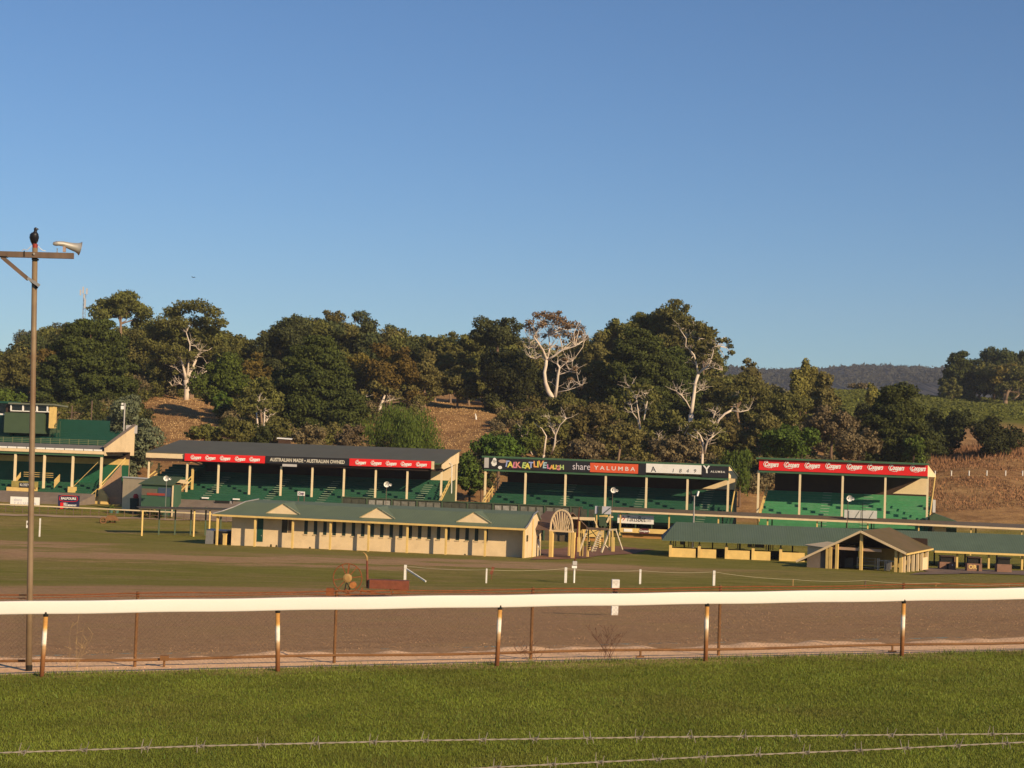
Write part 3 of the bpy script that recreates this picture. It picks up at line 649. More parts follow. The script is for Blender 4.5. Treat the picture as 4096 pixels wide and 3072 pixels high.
MB().add([(u0,-4.0,.3),(f0.u(360),-4.0,.3),(f0.u(395),-1.25,1.45),(u0,-1.25,1.45),(u0,-4.0,-1),(f0.u(360),-4.0,-1),(f0.u(395),-1.25,-1),(u0,-1.25,-1)],[(0,1,2,3),(4,5,1,0),(1,5,6,2),(2,6,7,3),(3,7,4,0)]).make('concrete_apron',M_conc,s0)
# press box on top
px=f0.pix(43,1650,6); pr=f0.pix(197,1730,6)
MB().box(px[0],pr[0],4.0,8.2,pr[1]-.2,px[1]).make('press_box_wall',M_boxgreen,s0)
wv=3.95
pb=MB(); a=f0.pix(43,1618,4); b=f0.pix(197,1649,4)
pb.box(a[0]-.0,a[0]+.14,3.9,4.1,b[1],a[1]); 
for x in (92,148,190): 
    u=f0.u(x,1640,4); pb.box(u-.09,u+.09,3.9,4.1,b[1],a[1])
pb.box(a[0],b[0],3.9,4.05,b[1]-.02,b[1]+.1)
pb.make('window_frame',M_white,s0)
for x0,x1 in ((48,89),(96,146),(152,188)):
    ua,ub=f0.u(x0,1640,4.1),f0.u(x1,1640,4.1); MB().box(ua,ub,4.15,4.2,b[1]+.1,a[1]).make('window',M_glass,s0)
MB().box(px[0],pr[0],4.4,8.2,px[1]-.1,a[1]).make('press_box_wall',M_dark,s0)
MB().slab([(a[0]-.2,3.6,a[1]+.28),(b[0]+.9,3.6,a[1]+.28),(b[0]+.9,8.4,a[1]+.1),(a[0]-.2,8.4,a[1]+.1)],.22).make('press_box_roof',mat('grey_green_flashing',(.14,.15,.11),.6,.1,1),s0)
c=f0.pix(206,1630,4); MB().box(c[0]-.3,c[0]+.3,4.0,5.2,b[1]-2.2,a[1]).make('press_box_pillar',M_creamy,s0)
a=f0.pix(-20,1612,5); b=f0.pix(42,1658,5)
MB().box(u0,b[0],5,8,b[1]-.1,b[1]+.1).make('window_sill',M_white,s0)
MB().box(u0,b[0],5.6,8,b[1],a[1]).make('window',M_glass,s0)
MB().slab([(u0,4.6,a[1]+.3),(b[0],4.6,a[1]+.3),(b[0],8.3,a[1]+.3),(u0,8.3,a[1]+.3)],.3).make('press_box_roof',M_dgreen,s0)
MB().box(u0,b[0],5.0,8,8.2,b[1]-.1).make('press_box_wall',M_dgreen,s0)
def gantry():
    q=f0.pix(215,1710,4.5); m=MB()
    for dx in (-.5,.5):
        for dv in (0,1): m.bar((q[0]+dx,4.5+dv,q[1]-1.3),(q[0]+dx,4.5+dv,q[1]+.9),.07)
    m.bar((q[0]-.5,4.5,q[1]-.9),(q[0]+.5,4.5,q[1]+.8),.07); m.bar((q[0]-.5,4.5,q[1]+.8),(q[0]+.5,4.5,q[1]),.07); m.box(q[0]-.5,q[0]+.5,4.6,5.4,q[1]-.7,q[1]-.3); m.make('camera_gantry',M_boxgreen,s0)
gantry()
# mirrors: roof lights posts behind the wall
for i,(x,y0,y1) in enumerate(((286,1622,1680),(365,1603,1680))):
    p=W(x,y1,236); q=W(x,y0,236); z0=TZ(p.x,p.y); m=MB().tube([(0,0,0),(0,0,q.z-z0)],.09,6).bar((-.8 if i==0 else 0,0,q.z-z0-1.0),(.8 if i==0 else .05,0,q.z-z0-1.0),.07)
    o=m.make('wooden_pole',M_timber,loc=(p.x,p.y,z0)); tag(o,('slim timber pole with a short crossbar above the green terrace wall','plain slim timber pole above the right end of the green terrace wall')[i],'pole')
p=W(495,1720,228); q=W(495,1612,228); z0=TZ(p.x,p.y)
r=empty('light_pole',(p.x,p.y,z0),0,'blue-grey steel light pole rising behind the cream gable wall','light pole')
MB().tube([(0,0,0),(0,0,q.z-z0)],[.14,.12],8).make('pole',M_steel,r); MB().box(-.5,-.1,-.15,.15,q.z-z0-.9,q.z-z0-.4).box(-.45,-.2,-.1,.1,q.z-z0-.25,q.z-z0).make('lamp',M_white,r)
# low cream wall between the two left stands
fw=Fr(489,210,592,207,1990,-10.6)
r=fw.root('boundary_wall','low cream wall with white coping between the two left grandstands','wall')
h=fw.w(540,1913); MB().box(0,fw.len,0,.25,-.5,h).make('wall',M_cream,r); MB().box(-.05,fw.len+.05,-.06,.3,h,h+.14).make('coping',M_white,r)
# ================================================================== long cream amenities block
ft=Fr(869,161,2097,154,2190)
tb=ft.root('amenities_block','long low cream building with green roof, three gablets and a post verandah','building')
cpx=(869,1020,1171,1322,1475,1630,1785,1942,2097)
eave=ft.w(1475,2088,-.2)-.05
for x in cpx:
    u=ft.u(x,2120); MB().box(u-.09,u+.09,-.09,.09,-.3,eave).make('verandah_post',M_creamy,tb)
L=ft.len; vw=1.3; vr=5.0; vb=7.6; wr=4.45; wb_=3.15
# roof with broken pitch
prof=[(-.25,eave+.12),(.8,eave+.36),(1.9,eave+.74),(3.3,eave+1.28),(vr,wr),(vb+.3,wb_-.1)]
mb=MB(); lx=[-.5,0.05,.75,1.45,2.2,2.2]; rx=[L+.12]*6
vs=[];n=len(prof)
for (v,w),a,b in zip(prof,lx,rx): vs += [(a,v,w),(b,v,w)]
top=vs; bot=[(x,v,w-.12) for x,v,w in vs]; mb.add(top+bot,[(2*i,2*i+1,2*i+3,2*i+2) for i in range(n-1)]+[(2*n+2*i,2*n+2*i+2,2*n+2*i+3,2*n+2*i+1) for i in range(n-1)]+[(2*i+1,2*n+2*i+1,2*n+2*i+3,2*i+3) for i in range(n-1)]+[(2*i,2*i+2,2*n+2*i+2,2*n+2*i) for i in range(n-1)]+[(0,2*n,2*n+1,1),(2*n-2,2*n-1,4*n-1,4*n-2)])
mb.make('roof',M_roofg,tb)
mb=MB().tube([(x-.02,v,w+.04) for (v,w),x in zip(prof[:5],lx)],.07,6); mb.make('hip_capping',M_steel,tb)
mb=MB().tube([(L+.12,v,w+.05) for v,w in prof],.07,6); mb.make('ridge_capping',M_steel,tb)
MB().box(-.5,L+.1,-.38,-.25,eave-.06,eave+.12).make('gutter',M_creamy,tb)
MB().box(0.9,L-.2,vw,vw+.2,-.4,eave+.40).make('wall',M_cream,tb)
uw=ft.u(905,2150,vw)
# end wall (gable) right
MB().prism([(vw+.2,-.4),(vb,-.4),(vb,wb_-.2),(vr,wr-.14),(3.3,eave+1.1),(vw+.2,eave+.45)],L-.2,L-.0,'u').make('gable_wall',M_cream,tb)
MB().prism([(0.1,-.4),(vw,-.4),(vw,eave+.42),(.8,eave+.2),(.1,eave-.0)],L-.16,L-.02,'u').make('porch_wall',M_cream,tb)
MB().box(L-.02,L+.0,.9,1.75,1.75,2.35).make('window',M_glass,tb)
MB().tube([(L+.06,3.4,-.2),(L+.06,3.4,eave+.9)],.05,6).make('downpipe',M_creamy,tb)
MB().box(L+.0,L+.06,6.3,6.75,.9,1.5).make('notice_plate',M_white,tb)
MB().box(L+.0,L+.06,6.1,6.35,1.75,2.0).make('meter_box',M_redrust,tb)
MB().box(1.2,L-.2,vb-.1,vb,-.3,wb_-.2).make('wall',M_cream,tb)
MB().prism([(vw+.2,-.4),(vb,-.4),(vb,wb_-.2),(vr,wr-.5),(vw+.2,eave+.5)],.9,1.05,'u').make('wall',M_cream,tb)
for k in range(20):
    x=1224+k*37.95; u=ft.u(x,2120,vw); wlo=ft.w(x,2137+(x-1224)*.0403,vw)
    w=MB().box(u-.17,u+.17,vw-.03,vw+.0,wlo,eave+.1).make('window',mat('dark_green_louvre',(.022,.04,.03),.5,.2,3),tb); MB().box(u-.22,u+.22,vw-.08,vw-.03,wlo-.07,wlo).make('sill',M_cream,w)
a=ft.pix(1027,2168,vw);b=ft.pix(1054,2085,vw); d=MB().box(a[0],b[0],vw-.04,vw,a[1]+.05,eave-.0).make('door',M_dgreen,tb); MB().box(b[0]-.18,b[0]-.1,vw-.08,vw-.04,1.0,1.12).make('handle',M_steel,d)
a=ft.pix(1127,2130,vw);b=ft.pix(1151,2083,vw); MB().box(a[0],b[0],vw-.04,vw,a[1],eave).make('window',M_glass,tb)
a=ft.pix(1153,2130,vw);b=ft.pix(1168,2083,vw); MB().box(a[0],b[0],vw-.04,vw,a[1],eave).make('window',mat('brown_shutter',(.16,.10,.05),.8,.1,2),tb)
def roofw(v):
    return float(np.interp(v,[p[0] for p in prof],[p[1] for p in prof]))
for (xa,xl,xr,yt,yb) in ((1132,1064,1200,2004.5,2047),(1509,1439,1580,2018,2062),(1895,1826,1967,2033,2079)):
    v0=.9; hw=(ft.u(xr,yb,v0)-ft.u(xl,yb,v0))/2; uc=ft.u(xa,yb,v0); wb0=roofw(v0)+.02; wa=ft.w(xa,yt,v0)
    wa=min(wa,wr-.12); vm=float(np.interp(wa,[p[1] for p in prof[:5]],[p[0] for p in prof[:5]]))
    g=MB().prism([(uc-hw+.06,wb0-.05),(uc+hw-.06,wb0-.05),(uc,wa-.05)],v0,v0+.1).make('gablet',M_cream,tb)
    tm=MB(); tm.bar((uc-hw,v0-.03,wb0),(uc,v0-.03,wa-.0),.07,.1); tm.bar((uc+hw,v0-.03,wb0),(uc,v0-.03,wa-.0),.07,.1); tm.make('barge_board',M_cream,g)
    rf=MB(); rf.slab([(uc-hw,v0-.1,wb0+.05),(uc,v0-.1,wa+.06),(uc,vm,wa+.06),(uc-hw,v0+.05,wb0+.05)],.07); rf.slab([(uc,v0-.1,wa+.06),(uc+hw,v0-.1,wb0+.05),(uc+hw,v0+.05,wb0+.05),(uc,vm,wa+.06)],.07); rf.make('gablet_roof',M_roofg,g)
for k,x in enumerate((1088,1110,1244,1864)):
    u=ft.u(x,2170,vw-.15); m=MB(); m.tube([(0,0,-.2),(0,0,.28-.05*k)],[.16,.07],7); p=ft.world(u,vw-.4,0); o=m.make('weed_clump',mat('dark_weeds',(.05,.045,.02),.9,.3,8),loc=(p.x,p.y,TZ(p.x,p.y)),rz=ft.yaw); tag(o,('dark weed clump against the cream wall, left of a pair','dark weed clump against the cream wall, right of a pair','small brown weed clump at the cream wall beneath its first windows','dark clump at the wall foot near the block\'s right end')[k],'weed')
# tank and crate beside it
p=ft.world(-1.35,2.6,0); r=empty('rubbish_skip',(p.x,p.y,TZ(p.x,p.y)),ft.yaw,'grey steel skip with dark open side at the left end of the cream block','skip')
MB().prism([(-.75,0),(.1,0),(.1,1.35),(-.65,1.5)],-.8,.8).make('side_panel',M_steel,r); MB().box(.1,1.5,-.7,.8,0.1,1.35).make('body',M_blackobj,r); MB().box(.05,1.55,-.75,.85,1.35,1.45).make('rim',M_steel,r)
p=ft.world(.35,1.0,0); o=MB().box(-.16,.16,-.14,.14,-.1,1.05).box(-.2,.2,-.18,.18,1.05,1.12).make('meter_cabinet',M_creamy,loc=(p.x,p.y,TZ(p.x,p.y)),rz=ft.yaw); tag(o,'small cream cabinet behind the first verandah post of the long cream block','cabinet')

# ================================================================== pavilion with arched truss gateway
fg=Fr(2206,158,2296,157,2200)
pv=fg.root('arched_gateway','open cream gateway with a semicircular timber truss beside the cream block','gateway')
w0=2.55
for x,nm in ((2206,0),(2294,0)):
    u=fg.u(x,2160); MB().box(u-.17,u+.17,-.17,.17,-.2,w0).make('post',M_creamy,pv)
uL,uR=fg.u(2206),fg.u(2294); uc=(uL+uR)/2; rad=(uR-uL)/2+.0; hh=fg.w(2250,2045)-w0
tr=MB(); N_=12; pts=[]
for i in range(N_+1):
    t=PI*i/N_; pts.append((uc-rad*1.0*math.cos(t),w0+.12+hh*math.sin(t)**.85))
for a,b in zip(pts,pts[1:]): tr.bar((a[0],0,a[1]),(b[0],0,b[1]),.12,.14)
tr.bar((uL-.1,0,w0+.05),(uR+.1,0,w0+.05),.2,.16)
for i in range(2,N_-1):
    x=uL+(uR-uL)*(i-.0)/N_*1.0; tr.bar((x*.6+uc*.4,0.02,w0+.1),(pts[i][0],.02,pts[i][1]),.06,.07)
    tr.bar((uL+(uR-uL)*(i+.6)/N_,.02,w0+.1),(pts[i][0],.02,pts[i][1]),.05,.06)
tr.make('arch_truss',M_cream,pv)
rb=MB(); rbw=fg.w(2200,2045,3); a=fg.pix(2165,2042,4); 
rb.slab([(uL-2.6,-.1,w0+.15),(uL-.1,-.1,w0+.15),(uL+.8,3.6,4.3),(uL-2.1,3.6,4.3)],.1)
rb.slab([(uL-2.1,3.6,4.3),(uL+.8,3.6,4.3),(uL+1.2,7,2.6),(uL-2.6,7,2.6)],.1)
rb.make('roof',mat('brown_roof_sheeting',(.12,.075,.055),.7,.12,1),pv)
for (u,v) in ((uL-.3,5.5),(uL+.9,6.0),(uR-.6,5.5),(uL+.3,7)): MB().box(u-.09,u+.09,v-.09,v+.09,-.2,2.5).make('post',M_creamy,pv)
MB().box(uc-.35,uc+.35,4.0,4.1,1.2,2.3).make('hanging_board',M_blackobj,pv)
# ================================================================== playground tower
p=G(2330,2212); fp=Fr(2300,157,2500,155.5,2200)
pg=fp.root('play_tower','timber climbing tower with ladder stairs, sloping frames and a grey upper panel','playground tower')
def pq(x,y,v=0): a=fp.pix(x,y,v); return (a[0],v,a[1])
def part(nm,m,*bars,n=None):
    b=MB()
    for (x0,y0,v0,x1,y1,v1,w) in bars: b.bar(pq(x0,y0,v0),pq(x1,y1,v1),w)
    return b.make(nm,m,pg)
M_lightwood=mat('pale_treated_timber',(.50,.42,.30),.75,.12,2); 
part('post',M_creamy,(2315,2207,0,2315,2148,0,.24),(2316,2148,0,2318,2085,0,.12))
part('post',M_creamy,(2452,2206,0,2452,2149,0,.25),(2451,2149,0,2450,2118,0,.11))
part('slide_frame',M_lightwood,(2318,2204,0,2350,2114,1.5,.13))
part('swing_frame',M_lightwood,(2406,2210,-.4,2440,2116,.6,.15),(2490,2199,-.4,2462,2116,.6,.1),(2436,2120,.5,2466,2118,.5,.18),(2421,2180,-.2,2440,2200,.4,.09))
part('beam',M_cream,(2290,2072,.8,2322,2073,.8,.2),(2320,2074,.8,2378,2076,.8,.28))
part('beam',M_cream,(2428,2090,1,2438,2067,1,.16),(2436,2068,1,2452,2068,1,.16),(2377,2078,1,2393,2115,1,.08))
part('platform',M_timber,(2346,2114,.8,2430,2117,.8,.22),(2346,2114,2.2,2430,2117,2.2,.2))
part('cabin',M_boxgreen,(2412,2104,1.2,2412,2066,1.2,.62))
part('cabin_roof',M_creamy,(2398,2066,1,2430,2064,1,.2))
ld=MB(); A=pq(2367,2207,-.5); B=pq(2402,2116,1.0); ld.bar(A,B,.09,.16); A2=pq(2392,2200,.6); B2=pq(2420,2116,1.6)
for k in range(11):
    t=(k+.5)/11; x=[A[i]*(1-t)+B[i]*t for i in range(3)]; ld.box(x[0]-.02,x[0]+.34,x[1]-.1,x[1]+.22,x[2]-.03,x[2]+.05)
ld.make('ladder_stairs',M_lightwood,pg)
M_stripe=MB
def striped(x,y0,y1,v,n=6):
    for k in range(n):
        a=pq(x,y0+(y1-y0)*k/n,v); b=pq(x,y0+(y1-y0)*(k+.55)/n,v); MB().tube([a,b],.15,8).make('tyre_ring',M_creamy if k%2==0 else M_creamy,pg)
    MB().tube([pq(x,y0,v),pq(x,y1,v)],.09,8).make('pole',M_timber,pg)
striped(2357,2162,2205,.9,5); striped(2399,2140,2194,1.4,7)
part('mast',M_boxgreen,(2376,2110,1.5,2376,2055,1.5,.09),(2405,2110,2.4,2405,2055,2.4,.08),(2352,2200,1.8,2356,2068,1.8,.1),(2419,2180,1.8,2419,2060,1.8,.1),(2476,2118,1.8,2489,2150,1.8,.05),(2360,2115,1.6,2396,2160,1.6,.07),(2440,2100,2,2330,2150,2,.06))
# grey upper board of the tower (stands behind)
fs=Fr(2380,186,2444,185.5,2040); r=fs.root('notice_screen','grey-white billboard on posts with a dark diagonal rail in front','billboard')
h0=fs.w(2410,2056);h1=fs.w(2410,2025)
MB().box(0,fs.len,0,.08,h0,h1).make('panel',mat('bluish_white_panel',(.46,.46,.52),.6,.08,1),r)
m=MB(); m.bar((fs.len*.52,-.1,h0),(fs.len,-.1,h1-.1),.07)
for f in (.2,.28,.36,.42): m.box(fs.len*f-.04,fs.len*f+.04,-.1,-.02,h0,h1)
m.make('dark_bars',M_boxgreen,r)
for f in (.1,.62,.95): MB().box(fs.len*f-.06,fs.len*f+.06,.1,.22,-.5,h0+.3).make('post',M_creamy,r)
# ================================================================== framed screen wall behind the block
fz=Fr(1368,196,2330,190,2010)
sw_=fz.root('screen_wall','long dark framed screen wall with dull pale panels behind the cream block roof','screen wall')
ht=fz.w(1850,2006); hb=ht-1.75
n=0;u=0
while u<fz.len-1:
    for j in range(3):
        a=u+.25+j*.95; m=[M_screen,M_screen2,mat('screen_panel_pale',(.26,.25,.22),.7,.35,2.5)][(n*7+j*5)%5%3]
        MB().box(a,a+.75,.02,.06,hb+.15,ht-.3).make('panel',m,sw_)
    n+=1;u+=3.1
MB().box(0,fz.len,.07,.15,hb,ht-.1).make('backing',M_screen,sw_)
fr_=MB(); fr_.box(0,fz.len,-.05,.2,ht-.12,ht); fr_.box(0,fz.len,-.05,.2,hb-.1,hb)
u=0
while u<=fz.len: fr_.box(u-.08,u+.08,-.06,.2,-.5,ht); u+=3.1
fr_.make('frame',M_boxgreen,sw_)
MB().box(fz.len-5.5,fz.len,.3,.4,-.4,hb).make('lower_panel',mat('brown_screen',(.10,.075,.045),.8,.3,1.5),sw_)
# ================================================================== covered walkways
def walkway(label,fr,px_front,px_back,ht,depth,roofm,tilt=.25,oh=.6,gut=True,ua=None,ub=None):
    r=fr.root('covered_walkway',label,'covered walkway','covered walkways'); ua=-oh if ua is None else ua; ub=fr.len+oh if ub is None else ub
    MB().slab([(ua,-.4,ht),(ub,-.4,ht),(ub,depth,ht+tilt),(ua,depth,ht+tilt)],.1).make('roof',roofm,r)
    if gut: MB().box(ua,ub,-.5,-.4,ht-.2,ht+.02).make('gutter',M_cream,r)
    for u in px_front: MB().box(u-.08,u+.08,-.08,.08,-.4,ht-.1).make('post',M_creamy,r)
    for u in px_back: MB().box(u-.08,u+.08,depth-.5,depth-.35,-.4,ht+.1).make('post',M_boxgreen,r)
    return r
fk=Fr(2448,200,4096,189,2070,-11.25)
hk=(fk.w(2450,2046,-.4)+fk.w(4090,2109,-.4))/2
walkway('long flat brown-roofed walkway with cream gutter running in front of two right grandstands',fk,[fk.u(x) for x in (2484,2679,2876,3073,3271,3474,3678,3887,4090)],[fk.u(x,2080,2) for x in (2507,2890,3088,3286,3486,3700,3905)],hk,2.6,mat('brown_flat_roof',(.13,.10,.065),.7,.12,.8),tilt=.35,oh=.3,ub=fk.len+14)
fl=Fr(573,177,915,180,2080)
hl=fl.w(573,2032,0)
walkway('short thin-roofed walkway on slim posts left of the cream block, shading the grass',fl,[fl.u(x) for x in (573,780,842)],[fl.u(x,2070,2.0) for x in (639,703,766,825,886)],hl,2.8,mat('dark_flat_roof',(.06,.05,.03),.8,.1,1),tilt=.05,gut=False,oh=.5)
# low cream walls with small signs below the walkway
fb=Fr(2478,197,2712,196,2120)
r=fb.root('barrier_wall','low yellow-cream barrier wall with small signs behind the climbing tower','low wall')
h1=fb.w(2600,2116);h0=fb.w(2600,2134)
MB().box(0,fb.len,0,.15,h0,h1).make('upper_panel',M_creamy,r); MB().box(.3,fb.len,.6,.7,-.3,h0+.05).make('lower_panel',mat('orange_brown_board',(.34,.17,.05),.8,.15,1.5),r)
a=fb.u(2495,2125,-.05);b=fb.u(2529,2125,-.05); MB().box(a,b,-.06,-.0,h0+.1,h1-.08).make('white_notice',M_white,r)
a=fb.u(2560,2125,-.05);b=fb.u(2595,2125,-.05); s_=MB().box(a,b,-.08,-.0,h0-.05,h1+.02).make('small_sign',mat('maroon_sign',(.10,.02,.02),.6,.1,2),r); text_mesh('lettering','Coopers',.36,M_white,s_,(a+b)/2,-.09,(h0+h1)/2,shear=.3,bold=.01)
fb2=Fr(2300,192,2420,191.5,2120)
r=fb2.root('barrier_wall','low yellow wall seen between the arched gateway and the tower','low wall'); MB().box(0,fb2.len,0,.2,.55,fb2.w(2350,2110)).make('upper_panel',M_creamy,r); MB().box(0,fb2.len,.3,.5,-.3,.6).make('lower_panel',mat('orange_brown_board',(0,0,0)),r)
# white betting board with lettering
fw_=Fr(2470,200.3,2615,199.4,2075,-11.1)
r=fw_.root('advertising_sign','wide white sign with dark lettering ending in com beneath the walkway roof','sign')
h1=fw_.w(2540,2059);h0=fw_.w(2540,2094.5); MB().box(0,fw_.len,0,.1,h0,h1).make('panel',M_white,r)
for f in (.05,.5,.95): MB().box(fw_.len*f-.06,fw_.len*f+.06,.1,.2,-.5,h1-.1).make('post',M_boxgreen,r)
text_mesh('lettering','TattsBet',.95,M_black,r,fw_.u(2543,2077),-.02,(h0+h1)/2,shear=.15,width=fw_.u(2576)-fw_.u(2500)); text_mesh('lettering','.com',.6,M_grey,r,fw_.u(2592,2077),-.02,(h0+h1)/2-.08,width=fw_.u(2606)-fw_.u(2579))
o=MB().tube([(0,-.02,0),(.2,-.02,.24),(0,-.02,.42),(-.2,-.02,.2)],.05,5).make('logo_flame',M_orange,r); o.location=(fw_.u(2493,2077),0,(h0+h1)/2-.2)
# ================================================================== long kiosk shed (green roof)
fk2=Fr(2680,172,4160,169,2240)
ks=fk2.root('market_shed','long open-sided shed with blue-green roof and low cream counters','shed')
ek=fk2.w(2700,2160,-.3); rk=fk2.w(3000,2098,3.4); ekr=fk2.w(4000,2203,-.3)
Lk=fk2.len
MB().slab([(-.9,-.9,ek),(Lk+5,-.9,ek),(Lk+5,3.2,rk),(.6,3.2,rk)],.08).make('roof',M_roofk,ks)
MB().slab([(.6,3.2,rk),(Lk+5,3.2,rk),(Lk+5,7.2,ek),(-.9,7.2,ek)],.08).make('rear_roof',M_roofk,ks)
MB().slab([(-.9,-.9,ek),(.6,3.2,rk+.0),(-.9,7.2,ek)],.08).make('hip_end',M_roofk,ks)
ug=fk2.u(3738,2190,-.9); MB().box(ug,Lk+5,-1.05,-.9,ek-.22,ek-.02).make('gutter',M_creamy,ks)
pil=[fk2.u(x,2200) for x in (2682,2797,2905.5,3012.5,3123)]
for u in pil: MB().box(u-.15,u+.15,-.1,.2,-.4,1.42).make('pillar',M_creamy,ks)
for u in pil: MB().box(u-.07,u+.07,0,.14,1.42,ek+.3).make('post',M_boxgreen,ks)
for i,(a,b) in enumerate(((2690,2789),(2800,2871),(2912,3005),(3018,3088),(3130,3225))):
    MB().box(fk2.u(a),fk2.u(b),0.0,.14,-.4,.95).make('counter_wall',M_creamy,ks)
for u in (fk2.u(x,2190,5) for x in (2737,2850,2960,3075,3170,3738,3861,3988)): MB().box(u-.07,u+.07,4.9,5.05,-.3,ek+.5).make('rear_post',M_blackobj,ks)
for x in (3828,3955,4088,4215): 
    u=fk2.u(x,2240,-.3); MB().box(u-.1,u+.1,-.4,-.2,-.3,ek-.1).make('front_post',M_creamy,ks)
MB().box(pil[0],fk2.u(3220),5.0,5.1,-.4,.75).make('rear_counter',M_dark,ks)
pl=MB()
for x in (2693,2702,2755,2764,2773,3065,3074,3083,3092,2951,2958): u=fk2.u(x,2180,5.2); pl.box(u-.05,u+.05,5.2,5.3,.8,ek+.1)
pl.make('paling',M_creamy,ks)
for a,b in ((2720,2736),(2990,3008),(3018,3058)): MB().box(fk2.u(a,2180,5.4),fk2.u(b,2180,5.4),5.4,5.45,1.0,1.9).make('notice_board',M_grey,ks)
# small gabled annex between
fa=Fr(3228,163,3340,158,2260)
r=fa.root('annex_shed','small cream lean-to annex joining the blue-green shed and the gabled shelter','shed')
h1=fa.w(3240,2166);h0=fa.w(3240,2180)
MB().slab([(-.1,-.3,h0),(fa.len,-.3,h0),(fa.len,2.2,h1),(.1,2.2,h1)],.08).make('roof',mat('cream_roof_sheet',(.52,.42,.27),.7,.08,1),r)
MB().prism([(0,fa.w(3230,2218)),(0,h0-.08),(fa.len-.1,h0-.08),(fa.len-.1,1.2)],0,.12).make('wall',M_cream,r); MB().box(.4,fa.len,.1,2,-.3,1.1).make('plinth',M_conc,r)
# ================================================================== crates
for i,(x0,x1,y0,y1) in enumerate(((3759,3822,2224,2279),(3869,3927,2229,2286),(3989,4046,2231,2290))):
    P=G((x0+x1)/2,y1,120); sc_=6500/P.y; wd=(x1-x0)/sc_; h=(y1-y0)/sc_
    r=empty('ticket_booth',(P.x,P.y,P.z),fk2.yaw,('brown booth with an uneven dark hatch and dangling strap, leftmost of the three','brown booth marked OR below its dark hatch, middle of the three','plain brown booth with a neat square dark hatch, rightmost of the three')[i],'booth','ticket booths under the shed')
    MB().box(-wd/2,wd/2,0,1.1,0,h*.55).make('body',M_crate,r)
    MB().box(-wd/2+.12,wd/2-.15,.15,1.0,h*.55,h*.93).make('hatch',M_blackobj,r)
    MB().box(-wd/2+.08,wd/2-.06,-.02,1.1,h*.93,h).make('lid',M_dark if i<2 else M_blackobj,r)
    if i<2: MB().box(wd/2-.16,wd/2-.06,-.03,.1,h*.5,h*.95).make('frame',M_crate,r); MB().box(-.1 if i==0 else .25,.08 if i==0 else .4,-.06,-.01,.05,h*.45).make('strap',M_blackobj,r)
    if i==1: text_mesh('lettering','OR',.55,M_creamy,r,-.2,-.02,h*.3,bold=.02)
    if i==0: MB().box(.4,.5,-.05,-.01,h*.3,h*.4).make('tag',M_white,r)
# ================================================================== gabled shelter
A=W(3612,2250,150.5); A.z=TZ(A.x,A.y)
class FS(Fr):
    def __init__(s,O,yaw): s.O=O; s.yaw=yaw; s.U=Vector((math.cos(yaw),math.sin(yaw),0)); s.V=Vector((-s.U.y,s.U.x,0)); s.len=0
sh=FS(Vector((A.x,A.y,A.z)),math.radians(-27))
r=sh.root('gabled_shelter','open gabled shelter with olive-brown roof and cream side posts, antenna on its peak','shelter')
ap=sh.pix(3444,2124,-.3); re_=(.35,sh.w(3611,2211,-.3)); le=sh.pix(3186,2244,-.3); DD=10.6
mb=MB()
mb.slab([(ap[0],-.4,ap[1]),(re_[0],-.4,re_[1]),(re_[0],DD,re_[1]),(ap[0],DD,ap[1])],.1); mb.make('roof',M_roofb,r)
MB().slab([(le[0],-.4,le[1]),(ap[0],-.4,ap[1]),(ap[0],DD,ap[1]),(le[0],DD,le[1])],.1).make('roof_left_slope',M_roofb,r)
mb=MB(); mb.bar((ap[0],-.45,ap[1]-.05),(re_[0],-.45,re_[1]-.05),.08,.2); mb.bar((ap[0],-.45,ap[1]-.05),(le[0],-.45,le[1]-.05),.08,.2); mb.make('barge_board',M_cream,r)
MB().box(re_[0]-.02,re_[0]+.1,-.4,DD,re_[1]-.2,re_[1]-.05).make('gutter',M_creamy,r)
def rw(u): return np.interp(u,[le[0],ap[0],re_[0]],[le[1],ap[1],re_[1]])-.15
uF=sh.u(3316,2260); 
for x in (3309,3322,3347,3444,3584,3604): 
    u=sh.u(x,2250,0); MB().box(u-.13,u+.13,-.13,.13,-.3,float(rw(u))).make('post',M_creamy,r)
uS=sh.u(3612,2250,0)
bm_=sh.pix(3329,2186); MB().box(bm_[0],sh.u(3525,2190),.05,.2,bm_[1]-.25,bm_[1]).make('tie_beam',mat('pinkish_cream_beam',(.45,.30,.2),.7,.1,1),r)
for k,v in enumerate((.4,2.2,4.0,5.8,7.6,9.8)):
    MB().box(-.12,.12,v-.12,v+.12,-.3,re_[1]-.15).make('side_post',M_cream,r)
MB().box(-.06,.06,7.6,9.8,-.3,.95).make('side_panel',M_cream,r)
MB().box(uF+.1,0,DD-.3,DD-.2,-.3,1.5).make('rear_wall',M_creamy,r); MB().box(uF,-.1,DD-.31,DD-.21,1.5,ap[1]-.9).make('rear_wall',M_dark,r)
MB().prism([(0,-.3),(DD-.3,-.3),(DD-.3,float(rw(uF))),(0,float(rw(uF)))],uF-.05,uF+.05,'u').make('partition_wall',M_dark,r)
MB().prism([(le[0]+.9,-.3),(uF-.1,-.3),(uF-.1,float(rw(uF-.1))),(le[0]+.9,float(rw(le[0]+.9)))],.1,.2).make('lean_to_wall',M_conc,r)
an=MB(); an.tube([(ap[0],0.1,ap[1]-.1),(ap[0],.1,ap[1]+2.6)],.03,5)
for h in (.55,.8,1.1,1.9,2.2): an.bar((ap[0]-.5+h*.1,.1,ap[1]+h),(ap[0]+.5-h*.1,.1,ap[1]+h),.025)
an.make('antenna',M_blackobj,r)
P=sh.world(sh.u(3525,2285,1.5),1.5,0)
g=empty('steel_gate',(P.x,P.y,P.z),sh.yaw,'small grey steel gate frame standing inside the gabled shelter','gate')
gb=MB()
